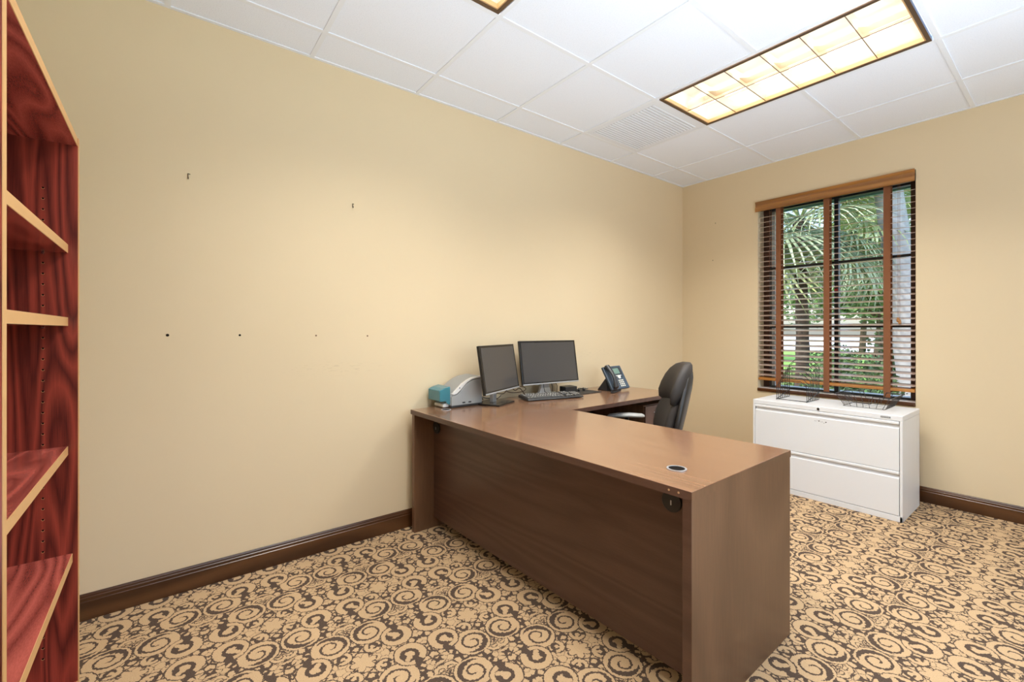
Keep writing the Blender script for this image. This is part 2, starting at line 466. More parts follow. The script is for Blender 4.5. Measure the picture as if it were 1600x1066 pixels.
M['palm'] = leaf_mat('palm_leaf', (.12, .20, .11), (.42, .52, .33), .38, 5)
M['palm2'] = leaf_mat('palm_leaf_yellow', (.22, .32, .11), (.52, .60, .24), .4, 4)
M['leaf_a'] = leaf_mat('shrub_leaf', (.035, .10, .025), (.36, .52, .18), .45, 9)  # dark end of the ramp paints the shaded gaps between leaves
M['leaf_b'] = leaf_mat('tree_leaf', (.025, .07, .022), (.17, .27, .10), .5, 5)
M['leaf_c'] = leaf_mat('vine_leaf', (.07, .15, .05), (.30, .38, .16), .4, 5)

# ------------------------------------------------------------------ room dimensions
H = 2.654; T = 0.6096; GA = .259; GB = .518      # ceiling height, grid pitch and grid offsets
XR = 4.40; YF = -4.74                            # right and front walls
WX0, WX1, WZ0, WZ1 = .735, 1.801, .690, 2.330    # window opening in the back wall
WT = .25                                         # wall thickness
def struct(name, mb, mat, label, cat, **k):
    o = mb.build(name, mat, **k); tag(o, label, cat, kind='structure'); return o

struct('floor', MB().box(-.05, YF - .05, -.06, XR + .05, .05, 0), M['carpet'], 'tan and dark brown scroll patterned carpet', 'floor')
wl = struct('wall_left', MB().box(-WT, YF - WT, -.06, 0, WT, H + .25), M['wall'], 'long tan painted wall beside the desk', 'wall')
wb_ = MB()
wb_.box(0, 0, -.06, WX0, WT, H + .25).box(WX1, 0, -.06, XR, WT, H + .25)
wb_.box(WX0, 0, -.06, WX1, WT, WZ0 - .035).box(WX0, 0, WZ1, WX1, WT, H + .25)
struct('wall_back', wb_, M['wall'], 'tan painted wall with the blind covered window', 'wall')
struct('wall_front', MB().box(0, YF - WT, -.06, XR, YF, H + .25), M['wall'], 'tan wall behind the bookcase', 'wall')
# right wall with an added unseen window, put in to brighten the ceiling
RY0, RY1, RZ0, RZ1 = -3.6, -1.0, .55, 2.35
wr = MB().box(XR, YF - WT, -.06, XR + WT, RY0, H + .25).box(XR, RY1, -.06, XR + WT, WT, H + .25)
wr.box(XR, RY0, -.06, XR + WT, RY1, RZ0).box(XR, RY0, RZ1, XR + WT, RY1, H + .25)
struct('wall_right', wr, M['wall'], 'tan wall with an added wide window', 'wall')
w2 = thing('fill_window', 'added unseen bronze framed window in the right wall', 'window', (XR + .12, RY0, RZ0)); w2['kind'] = 'structure'
f = MB(); LY = RY1 - RY0; LZ = RZ1 - RZ0
f.box(-.03, 0, 0, .03, .06, LZ).box(-.03, LY - .06, 0, .03, LY, LZ).box(-.03, 0, 0, .03, LY, .06).box(-.03, 0, LZ - .06, .03, LY, LZ).box(-.025, LY / 2 - .03, 0, .025, LY / 2 + .03, LZ)
f.build('frame', M['bronze'], w2)
MB().box(-.003, .06, .06, .003, LY - .06, LZ - .06).build('pane', M['glass'], w2)

# ---- baseboards with a stepped moulding
def baseboard(name, a, b, inward, label):
    a = Vector((*a, 0)); b = Vector((*b, 0)); n = Vector((*inward, 0))
    prof = [(0, 0), (.016, 0), (.016, .076), (.0135, .079), (.0135, .090), (.010, .094), (.010, .099), (.006, .106), (0, .106)]
    d = (b - a); ln = d.length; d.normalize()
    mb = MB(); P = [a + n * u + Vector((0, 0, v)) for u, v in prof] + [b + n * u + Vector((0, 0, v)) for u, v in prof]
    k = len(prof)
    mb.add(P, [tuple(range(k)), tuple(range(2 * k - 1, k - 1, -1))] + [(i, (i + 1) % k, k + (i + 1) % k, k + i) for i in range(k)])
    struct(name, mb, M['base'], label, 'baseboard', bevel=.0012)
baseboard('baseboard_left', (0, YF), (0, 0), (1, 0), 'dark brown moulded baseboard along the long wall')
baseboard('baseboard_back', (.016, 0), (XR, 0), (0, -1), 'dark brown moulded baseboard under the window wall')
baseboard('baseboard_front', (.016, YF), (XR, YF), (0, 1), 'dark brown baseboard behind the bookcase')
baseboard('baseboard_right', (XR, YF + .016), (XR, -.016), (-1, 0), 'dark brown baseboard of the right wall')

# ---- ceiling: tiles, T-bars
fixtures = [(GA + T, -(GB + 2 * T)), (GA + T, -(GB + 5 * T))]     # lower-left corner of each 2x4 light cell
vent_cell = (GA, -(GB + 2 * T))
gx = [0] + [GA + i * T for i in range(0, 7) if GA + i * T < XR] + [XR]
gy = [0] + [-(GB + i * T) for i in range(0, 7) if -(GB + i * T) > YF] + [YF]
ceil_mb = MB()
for i in range(len(gx) - 1):
    for j in range(len(gy) - 1):
        x0, x1 = gx[i], gx[i + 1]; y1, y0 = gy[j], gy[j + 1]
        skip = False
        for fx, fy in fixtures:
            if x0 > fx - .01 and x1 < fx + 2 * T + .01 and y0 > fy - .01 and y1 < fy + T + .01: skip = True
        if abs(x0 - vent_cell[0]) < .01 and abs(y0 - vent_cell[1]) < .01: skip = True
        if not skip:
            ceil_mb.box(x0, y0, H + .004, x1, y1, H + .02)
ceiling = struct('ceiling', ceil_mb, M['tile'], 'white suspended ceiling of square mineral tiles', 'ceiling')
tb = MB()
for x in gx[1:-1]:
    segs = [(YF, 0)]
    tb.box(x - .0115, YF, H - .001, x + .0115, 0, H + .006)
for y in gy[1:-1]:
    tb.box(0, y - .0115, H - .0012, XR, y + .0115, H + .006)
tb.box(0, YF, H - .001, .018, 0, H + .006).box(0, -.018, H - .001, XR, 0, H + .006)
# fixtures interrupt the bars: rebuild the bars without the stretches that would cross a light
tb = MB()
def bar_x(x):
    cuts = sorted([(fy + .012, fy + T - .012) for fx, fy in fixtures if fx + .02 < x < fx + 2 * T - .02])
    y = YF
    for c0, c1 in cuts:
        tb.box(x - .0115, y, H - .001, x + .0115, c0, H + .006); y = c1
    tb.box(x - .0115, y, H - .001, x + .0115, 0, H + .006)
for x in gx[1:-1]: bar_x(x)
for y in gy[1:-1]: tb.box(0, y - .0115, H - .0014, XR, y + .0115, H + .006)
tb.box(0, YF, H - .001, .018, 0, H + .006).box(0, -.018, H - .0012, XR, 0, H + .006)
tb.build('ceiling_grid', M['tbar'], ceiling)

# ------------------------------------------------------------------ ceiling lights
def make_light():
    r = thing('ceiling_light', 'lit recessed ceiling light with bronze frame and twelve louver cells, beside the vent', 'ceiling light', (0, 0, 0), 0, 'recessed ceiling lights')
    a, b = 2 * T, T; e = .019; w = .017
    fr = MB()
    fr.box(e, e, -.006, a - e, e + w, .012).box(e, b - e - w, -.006, a - e, b - e, .012)
    fr.box(e, e + w, -.006, e + w, b - e - w, .012).box(a - e - w, e + w, -.006, a - e, b - e - w, .012)
    fr.build('frame', M['fix_frame'], r)
    lp = MB(); g = .007
    lp.box(e + w, e + w, -.002, a - e - w, e + w + g, .02).box(e + w, b - e - w - g, -.002, a - e - w, b - e - w, .02)
    lp.box(e + w, e + w + g, -.002, e + w + g, b - e - w - g, .02).box(a - e - w - g, e + w + g, -.002, a - e - w, b - e - w - g, .02)
    lp.build('inner_lip', M['fix_gold'], r)
    hs = MB(); i0 = e + .004; z1 = .13; t = .004
    hs.box(i0, i0, .012, i0 + t, b - i0, z1).box(a - i0 - t, i0, .012, a - i0, b - i0, z1)
    hs.box(i0, i0, .012, a - i0, i0 + t, z1).box(i0, b - i0 - t, .012, a - i0, b - i0, z1).box(i0, i0, z1 - t, a - i0, b - i0, z1)
    hs.build('housing', M['fix_white'], r)
    lv = MB(); q0 = e + w + g; q1 = a - q0; hb = .052
    def blade(p0, p1):   # wedge, thin at the bottom
        p0 = Vector(p0); p1 = Vector(p1); d = (p1 - p0).normalized(); n = Vector((-d.y, d.x, 0))
        prof = [(-.0012, .002), (.0012, .002), (.0026, .020), (.009, hb), (-.009, hb), (-.0026, .020)]
        P = [p0 + n * u + Vector((0, 0, v)) for u, v in prof] + [p1 + n * u + Vector((0, 0, v)) for u, v in prof]
        lv.add(P, [tuple(range(6)), tuple(range(11, 5, -1))] + [(i, (i + 1) % 6, 6 + (i + 1) % 6, 6 + i) for i in range(6)])
    for k in range(1, 6):
        x = q0 + (q1 - q0) * k / 6
        blade((x, q0, 0), (x, b - q0, 0))
    blade((q0, b / 2, 0), (q1, b / 2, 0))
    lvo = lv.build('louver', M['louver'], r)
    be = MB()
    for k in range(1, 6):
        x = q0 + (q1 - q0) * k / 6; be.box(x - .0015, q0, .0004, x + .0015, b - q0, .004)
    be.box(q0, b / 2 - .0015, .0008, q1, b / 2 + .0015, .004)
    be.build('blade_edge_shade', M['fix_frame'], lvo)  # dark strips painting the contrast along the blade bottoms
    for y in (b * .27, b * .73):
        MB().cyl((.05, y, .088), (a - .05, y, .088), .0155, n=12).build('fluorescent_tube', M['tube'], r)
    ld = bpy.data.lights.new('fixture_light', 'AREA'); ld.shape = 'RECTANGLE'; ld.size = a - 2 * q0; ld.size_y = b - 2 * q0
    ld.energy = LAMP_W; ld.color = (1.0, .955, .90); ld.spread = R(134)
    lo = bpy.data.objects.new('fixture_light', ld); COL.objects.link(lo); lo.parent = r; lo.location = (a / 2, b / 2, -.004)
    return r
L1 = make_light(); L1.location = (fixtures[0][0], fixtures[0][1], H)
dup(L1, (fixtures[1][0], fixtures[1][1], H), 0, 'second lit recessed ceiling light, only its corner showing at the top edge')

# ------------------------------------------------------------------ ceiling vent
v = thing('ceiling_vent', 'white perforated square ceiling vent next to the recessed light', 'vent', (vent_cell[0], vent_cell[1], H))
MB().box(.012, .012, .0, T - .012, T - .012, .003).build('panel', M['vent'], v)
rb_ = MB()
n = 22
for k in range(n):
    x = .055 + (T - .11) * k / (n - 1)
    rb_.box(x - .0062, .05, -.0035, x + .0062, T - .05, .001)
rb_.build('rib', M['vent'], v, bevel=.0015, kind=None)
hp = MB()
for k in range(n - 1):
    x = .055 + (T - .11) * (k + .5) / (n - 1)
    hp.box(x - .0025, .05, -.0004, x + .0025, T - .05, .0002)
hp.build('slot', M['hole_grey'], v)
MB().box(.0, .0, .01, T, T, .03).build('backing', M['vent'], v)

# ------------------------------------------------------------------ window 1 (behind the blind)
w1 = thing('window_1', 'six pane dark framed window behind the wooden blind', 'window', (WX0, .12, WZ0)); w1['kind'] = 'structure'
WW = WX1 - WX0; WH = WZ1 - WZ0 - .0
TOPZ = 2.262 - WZ0
f = MB()
f.box(0, 0, -.03, .050, .05, WH).box(WW - .050, 0, -.03, WW, .05, WH)
f.build('frame', M['brownframe'], w1, bevel=.003)
f = MB()
f.box(.05, .0, -.03, WW - .05, .05, .008).box(.05, 0, TOPZ + .0, WW - .05, .05, WH)
f.build('frame_rail', M['bronze'], w1, bevel=.003)
f = MB().box(WW / 2 - .015 + .024, 0, .008, WW / 2 + .015 + .024, .045, TOPZ)
f.build('mullion', M['bronze'], w1, bevel=.003)
for z in (1.226, 1.748):
    MB().box(.05, .008, z - WZ0 - .010, WW - .05, .036, z - WZ0 + .010).build('muntin', M['bronze'], w1, bevel=.002)
MB().box(.05, .020, .008, WW - .05, .024, TOPZ).build('pane', M['glass'], w1)
MB().box(WW / 2 + .012, -.002, 1.508 - WZ0, WW / 2 + .036, .0, 1.532 - WZ0).build('sticker', plain('red_sticker', (.5, .03, .03), .5), w1)
f = MB()
f.box(0.0, .05, -.03, .078, .13, WH).box(WW - .02, .05, -.03, WW, .13, WH).box(.078, .05, TOPZ + .045, WW - .02, .13, WH)
f.box(.078, .05, -.03, WW - .02, .17, .004)
f.build('outer_casing', M['white_stucco'], w1)
MB().box(.078, .10, TOPZ + .0, WW - .02, .125, TOPZ + .028).build('teal_bar', M['teal'], w1)
sl = MB().box(0, -.12 - .012, -.035, WW, .0, -.006)
slo = sl.build('window_sill', M['sill'], w1, bevel=.005, seg=3)
MB().box(.004, -.12 + .006, -.0062, WW - .004, .0, -.0040).build('sill_top', plain('sill_pale_top', (.66, .60, .57), .25), slo)

# ------------------------------------------------------------------ wooden blind
bl = thing('window_blind', 'brown wooden slat blind hanging in front of the window', 'blind', (WX0, .0, WZ0))
val = MB()
prof = [(-.012, 1.558), (-.020, 1.558), (-.024, 1.566), (-.024, 1.590), (-.018, 1.600), (-.018, 1.622), (-.026, 1.636), (-.026, 1.644), (-.012, 1.644)]
P = [Vector((-.012, u, v)) for u, v in prof] + [Vector((WW - .002, u, v)) for u, v in prof]; k = len(prof)
val.add(P, [tuple(range(k)), tuple(range(2 * k - 1, k - 1, -1))] + [(i, (i + 1) % k, k + (i + 1) % k, k + i) for i in range(k)])
val.build('valance', M['blind'], bl, bevel=.0015)
MB().box(.004, .006, 1.572, WW - .004, .058, 1.618).build('headrail', M['brownframe'], bl)
tilt = R(15.5)
z = .112; zs = []
while z < 1.545: zs.append(z); z += .0437
for i, z in enumerate(zs):
    dx = random.uniform(-.001, .001)
    Mx = Matrix.Translation((0, .033, z)) @ Matrix.Rotation(tilt, 4, 'X')
    MB().box(.004 + dx, -.0245, -.0014, WW - .006 + dx, .0245, .0014, Mx).build('slat', M['slat'], bl)
Mx = Matrix.Translation((0, .033, .078)) @ Matrix.Rotation(R(14), 4, 'X')
MB().box(.002, -.026, -.010, WW - .006, .026, .010, Mx).build('bottom_rail', M['rail'], bl, bevel=.003)
for x in (.168, .524, .905):
    tp = MB()
    tp.box(x - .0205, .0055, .055, x + .0205, .0068, 1.575)
    tp.box(x - .0205, .0592, .055, x + .0205, .0605, 1.575)
    tp.box(x - .0205, .0055, .052, x + .0205, .0605, .0555)
    # loose end of the tape lying on the sill
    tp.box(x - .019, .004, .012, x + .021, .0055, .06)
    tp.build('ladder_tape', M['tape'], bl)
for x, zb in ((.970, .600), (.980, .585)):
    cd = MB().cyl((x, -.004, 1.58), (x, -.004, zb), .0011, n=6).build('pull_cord', M['tape'], bl)
    MB().lathe([(.001, .0), (.006, -.004), (.008, -.018), (.010, -.030), (.004, -.036)], (x, -.004, zb), 12).build('tassel', M['blind'], cd)
for x in (.10, .115):
    MB().cyl((x, -.003, 1.58), (x, -.003, 1.05), .0011, n=6).build('tilt_cord', M['tape'], bl)

# ------------------------------------------------------------------ wall marks
for i, (y, z, r) in enumerate([(-4.176, 1.175, .0062), (-3.895, 1.173, .0052), (-3.542, 1.168, .0045), (-3.262, 1.164, .0045)]):
    lab = ['leftmost and largest dark screw hole in the row on the long wall', 'second dark screw hole from the left on the long wall',
           'third screw hole from the left, paler, on the long wall', 'fourth and rightmost screw hole of the row on the long wall'][i]
    o = MB((0, y, z)).cyl((0, y, z), (.0012, y, z), r, n=14).build('screw_anchor', M['hole'] if i < 2 else plain('anchor_tan', (.16, .09, .045), .8))
    o.location = (0, y, z); tag(o, lab, 'screw anchor', 'row of screw anchors in the wall')
for i, (y, z, s_) in enumerate([(-4.101, 1.907, 1.0), (-3.347, 1.899, .9)]):
    o = MB().tube([(.001, .008 * s_, .012 * s_), (.004, 0, .013 * s_), (.004, .0, -.010 * s_), (.010, .0, -.014 * s_), (.012, .001, -.006 * s_)], .0016, 6)
    o = o.build('picture_hook', M['hole']); o.location = (0, y, z)
    tag(o, ['tiny dark picture hook high on the long wall, the left one', 'tiny dark picture hook high on the long wall, the right one'][i], 'hook', 'picture hooks')
for i, (x, z) in enumerate([(.348, 2.223), (.322, 1.869)]):
    o = MB().cyl((0, 0, 0), (0, -.006, 0), .003, n=10).build('wall_nail', M['hole']); o.location = (x, 0, z)
    tag(o, ['small nail in the window wall, the upper one near the corner', 'small nail in the window wall, the lower one near the corner'][i], 'nail', 'nails in the window wall')

# ------------------------------------------------------------------ L-shaped desk
HD = .725; TH = .027
desk = thing('corner_desk', 'large dark brown laminate L-shaped office desk', 'desk', (.95, -2.6, 0))
desk['_loc'] = (.95, -2.6, 0)
def DB(): return MB((.95, -2.6, 0))
D1, D2, D3, D4 = Vector((.078, -3.030)), Vector((1.841, -2.972)), Vector((1.831, -2.238)), Vector((.060, -2.296))
DB().prism([D1, D2, D3, D4], HD - TH, HD).build('desktop', M['desk_x'], desk, bevel=.0012)
DB().prism([(.055, -2.2965), (.668, -2.2765), (.655, -1.112), (.030, -1.132)], HD - TH, HD).build('return_top', M['desk_y'], desk, bevel=.0012)
ex = (D2 - D1).normalized(); ey = Vector((-ex.y, ex.x))
def dq(a, b): return D1 + ex * a + ey * b        # desk frame: a along the front edge, b towards the window
LW = (D2 - D1).length
def dpanel(a0, b0, a1, b1, z0, z1): return DB().prism([dq(a0, b0), dq(a1, b0), dq(a1, b1), dq(a0, b1)], z0, z1)
es = (D3 - D2).normalized(); en = Vector((es.y, -es.x))          # right end of the desk: along it, and outwards
LS = (D3 - D2).length
def spanel(a0, b0, a1, b1, z0, z1): return DB().prism([D2 + en * a0 + es * b0, D2 + en * a1 + es * b0, D2 + en * a1 + es * b1, D2 + en * a0 + es * b1], z0, z1)
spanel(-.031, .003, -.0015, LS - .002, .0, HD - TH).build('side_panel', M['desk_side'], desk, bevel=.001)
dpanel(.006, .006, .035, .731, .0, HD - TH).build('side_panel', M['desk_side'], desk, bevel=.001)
dpanel(.035, .137, LW - .031, .157, .062, HD - TH).build('modesty_panel', M['desk_shaded'], desk)
def disc(a, b, z, r, nm, mt, axis='z', h=.003):
    c = dq(a, b); 
    if axis == 'z': return DB().cyl((c.x, c.y, z), (c.x, c.y, z + h), r, n=28)
    return DB().cyl((c.x, c.y, z), (c.x - ey.x * h, c.y - ey.y * h, z), r, n=28)
def grommet(p, r=.033):
    m = MB(); 
    prof = [(r - .006, .0005), (r - .006, .003), (r, .003), (r, .0003), (r - .006, .0005)]
    g = DB(); rings = []
    for q, z in prof:
        rings.append([Vector((p[0] + q * math.cos(2 * math.pi * k / 32), p[1] + q * math.sin(2 * math.pi * k / 32), HD + z)) for k in range(32)])
    g.loft(rings, True, False)
    o = g.build('cable_grommet', M['silver'], desk)
    DB().cyl((p[0], p[1], HD), (p[0], p[1], HD + .0012), r - .006, n=32).build('grommet_hole', M['hole'], o)
grommet((1.690, -2.808)); grommet((.215, -2.868), .030)
for a, z in ((1.622, .625), (.075, .612)):
    c = dq(a, .137)
    o = DB().cyl((c.x, c.y, z), (c.x, c.y - .010, z), .036, n=28).build('cable_cap', M['black'], desk, bevel=.002)
    DB().box(c.x - .002, c.y - .0112, z - .012, c.x + .002, c.y - .0095, z + .004).build('cap_slot', M['silver'], o)
for a in (LW - .073, LW - .041):
    c = dq(a, 0)
    DB().cyl((c.x, c.y + .001, HD - .0125), (c.x, c.y - .0012, HD - .0125), .0035, n=12).build('edge_screw', M['brass'], desk)
# front edge band is a darker strip
dpanel(.0, -.0006, LW, .0, HD - TH + .0005, HD - .0008).build('edge_band', M['desk_edge'], desk)
spanel(0, .0, .0006, LS, HD - TH + .0005, HD - .0008).build('edge_band', M['desk_side'], desk)
spanel(-.0305, .0024, -.0020, .0030, .0, HD - TH).build('edge_band', M['desk_edge'], desk)
DB().prism([(.668, -2.27), (.6686, -2.27), (.6556, -1.112), (.655, -1.112)], HD - TH + .0005, HD - .0008).build('edge_band', M['desk_edge'], desk)
# return supports
DB().prism([(.05, -1.165), (.63, -1.155), (.63, -1.128), (.05, -1.138)], 0, HD - TH).build('return_end_panel', M['desk_side'], desk)
DB().prism([(.060, -2.28), (.078, -2.28), (.066, -1.166), (.048, -1.166)], .25, HD - TH).build('return_back_panel', M['desk_shaded'], desk)

# drawer pedestal under the return
pd = thing('drawer_pedestal', 'brown drawer pedestal under the short side of the desk', 'pedestal', (.37, -1.325, 0))
MB().box(-.25, -.155, .03, .225, .155, .655).build('body', M['desk_side'], pd, bevel=.001)
for z0, z1 in ((.035, .32), (.325, .485), (.49, .65)):
    d = MB().box(.225, -.153, z0, .243, .153, z1).build('drawer', M['desk_edge'], pd, bevel=.001)
    MB().tube([(.243, -.05, (z0 + z1) / 2 + .03), (.262, -.05, (z0 + z1) / 2 + .03), (.262, .05, (z0 + z1) / 2 + .03), (.243, .05, (z0 + z1) / 2 + .03)], .004, 8).build('handle', M['silver'], d)
for x in (-.2, .18):
    for y in (-.12, .12):
        MB().cyl((x, y, 0), (x, y, .03), .018, n=14).build('caster', M['black'], pd)

# ------------------------------------------------------------------ monitors
def frame3(center, yaw, tilt):
    n = Vector((math.cos(yaw), math.sin(yaw), 0)); r = Vector((-math.sin(yaw), math.cos(yaw), 0))
    up = Vector((0, 0, 1)) * math.cos(tilt) - n * math.sin(tilt); nn = r.cross(up)
    Mx = Matrix((( nn.x, r.x, up.x, center[0]), (nn.y, r.y, up.y, center[1]), (nn.z, r.z, up.z, center[2]), (0, 0, 0, 1)))
    return Mx            # local x = out of screen, y = viewer's right, z = up
def monitor(label, base, center, yaw, tilt, w, h, logo=True):
    t = thing('monitor', label, 'monitor', base)
    O = Vector(base); Mx = Matrix.Translation(-O) @ frame3(center, yaw, tilt)
    b = .014
    MB().box(-.040, -w / 2 + .06, -h / 2 + .05, -.018, w / 2 - .06, h / 2 - .05, Mx).build('back_cover', M['black'], t, bevel=.008)
    MB().box(-.020, -w / 2, -h / 2, .0, w / 2, h / 2, Mx).build('bezel', M['black_gl'], t, bevel=.003)
    MB().box(-.001, -w / 2 + b, -h / 2 + b + .003, .0006, w / 2 - b, h / 2 - b, Mx).build('screen', M['screen'], t)
    MB().box(-.001, -w / 2 + .003, -h / 2 + .001, .0012, w / 2 - .003, -h / 2 + .009, Mx).build('chin_strip', M['silver'], t)
    c0 = Mx @ Vector((-.035, 0, -h / 2 + .04)); 
    n = Vector((math.cos(yaw), math.sin(yaw), 0)); r = Vector((-n.y, n.x, 0))
    return t, c0, n, r
# left one turned away, on a flat black plate
t, c0, n, r = monitor('small black monitor turned sideways beside the grey card printer', (.222, -2.500, HD + .0006), (.232, -2.480, .954), R(25), R(9), .455, .300)
pc = Vector((.0, .0, 0)) - n * .012
pl = [pc + n * a + r * b for a, b in ((.085, -.105), (.085, .105), (-.095, .105), (-.095, -.105))]
MB().prism([(p.x, p.y) for p in pl], 0, .010).build('stand_base', M['black_gl'], t, bevel=.002)
q = [pc + n * a + r * b for a, b in ((-.005, -.022), (-.005, .022), (-.030, .022), (-.030, -.022))]
MB().prism([(p.x, p.y) for p in q], .010, c0.z + .02).build('stand_neck', M['silver'], t, bevel=.002)
# middle one faces the room
t, c0, n, r = monitor('larger black monitor standing behind the keyboard', (.130, -1.985, HD + .0006), (.160, -1.983, .967), R(-4.5), R(9.4), .510, .312)
MB().prism([(-.085, -.12), (.10, -.12), (.10, .12), (-.085, .12)], 0, .008).build('stand_base', M['black_gl'], t, bevel=.002)
ne = MB(); 
ne.loft([[Vector(p) for p in ((-.045, -.060, .008), (-.012, -.060, .008), (-.012, .060, .008), (-.045, .060, .008))],
         [Vector(p) for p in ((-.040, -.042, .05), (-.018, -.042, .05), (-.018, .042, .05), (-.040, .042, .05))],
         [Vector(p) for p in ((-.030, -.038, .17), (-.010, -.038, .17), (-.010, .038, .17), (-.030, .038, .17))]], False, True)
ne.build('stand_neck', M['silver'], t, bevel=.003)
for dy in (-.03, .03, .065):
    MB().tube([(.0, dy, .115), (.012, dy * 1.4, .06), (.01, dy * 1.2 + .01, .012), (-.03, dy + .03, .009)], .0022, 6).build('cable', M['black'], t)

# ------------------------------------------------------------------ keyboard
def keyboard():
    ang = math.atan2(-1.876 + 2.299, .384 - .284) - math.pi / 2      # long axis close to +y
    t = thing('keyboard', 'black full size keyboard in front of the larger monitor', 'keyboard', (.262, -2.066, HD + .0006), ang)
    Lk, Dk = .434, .150
    # local: y along length, x to the user (front = +x)
    sec = [(-Dk / 2, .006), (-Dk / 2, .022), (-Dk / 2 + .008, .026), (Dk / 2 - .004, .014), (Dk / 2, .010), (Dk / 2, .003)]
    P = [Vector((a, -Lk / 2, b)) for a, b in sec] + [Vector((a, Lk / 2, b)) for a, b in sec]
    MB().add(P, [tuple(range(6)), tuple(range(11, 5, -1))] + [(i, (i + 1) % 6, 6 + (i + 1) % 6, 6 + i) for i in range(6)]).build('case', M['black'], t, bevel=.002)
    def top(x): return .026 - (x + Dk / 2 - .008) * (.012 / (Dk - .012))
    rows = [(-.056, 0), (-.030, 1), (-.011, 2), (.008, 3), (.027, 4), (.046, 5)]
    keys = []
    p = .0192
    for x, ri in rows:
        y = -Lk / 2 + .010
        if ri == 5: lay = [.025, .024, .024, .110, .024, .024, .024, .025]
        elif ri == 1: lay = [p] * 13 + [.035]
        elif ri == 2: lay = [.028] + [p] * 12 + [.026]
        elif ri == 3: lay = [.033] + [p] * 11 + [.040]
        elif ri == 4: lay = [.042] + [p] * 10 + [.050]
        else: lay = [p, .012] + [p] * 4 + [-.008] + [p] * 4 + [-.008] + [p] * 4
        for wk in lay:
            if wk < 0 or wk == .012: y += abs(wk); continue
            keys.append((x, y, wk)); y += wk
        y = -Lk / 2 + .010 + .284 + .014
        if ri in (0, 1, 2):
            for q in range(3): keys.append((x, y + q * p, p))
        if ri == 4: keys.append((x, y + p, p))
        if ri == 5:
            for q in range(3): keys.append((x, y + q * p, p))
        y += 3 * p + .010
        if ri > 0:
            for q in range(3 if ri != 5 else 2): keys.append((x, y + q * p, p))
    keys = keys[:100]
    for x, y, wk in keys:
        z = top(x)
        k = MB().box(x - .0080, y + .0014, z - .001, x + .0080, y + wk - .0014, z + .0065).build('key', M['key'], t)
    lg = MB()
    for x, y, wk in keys:
        if wk < .03: lg.box(x - .0055, y + .0040, top(x) + .0064, x + .0030, y + .0125, top(x) + .0069)
    lg.build('key_legends', M['letter'], t)
keyboard()
# small black hub box behind the keyboard
hb = thing('desktop_speaker', 'small black box on the desk at the right end of the keyboard', 'box', (.165, -1.80, HD + .0006), R(-6))
MB().box(-.04, -.055, 0, .035, .055, .052).build('case', M['black'], hb, bevel=.004)
MB().box(-.0405, -.05, .0522, .0, .05, .0530).build('top_plate', M['key'], hb)

# mouse pad with clips
mp_ = thing('mouse_pad', 'thin black rectangular mat on the desk between keyboard and phone', 'mat', (.185, -1.675, HD + .0006), R(1))
MB().box(-.115, -.115, 0, .095, .115, .004).build('mat', M['pad'], mp_, bevel=.0015)
ck = thing('coiled_cable', 'bunched dark cable lying on the back of the black mat', 'cable', (.12, -1.63, HD + .004))
cb_ = MB(); pts = []
for i in range(60):
    a = i / 59 * math.pi * 6
    pts.append((.015 * math.sin(a * .5) + .010 * math.cos(a), -.07 + .15 * i / 59 + .010 * math.sin(a), .007 + .005 * abs(math.sin(a * .7))))
cb_.tube(pts, .0035, 6).build('cable', M['phone_dk'], ck)
for dx, dy in ((.045, -.06), (.05, -.01), (.0, .04)):
    MB().box(dx - .008, dy - .006, 0, dx + .008, dy + .006, .016).build('cable_clip', M['black'], ck, bevel=.002)

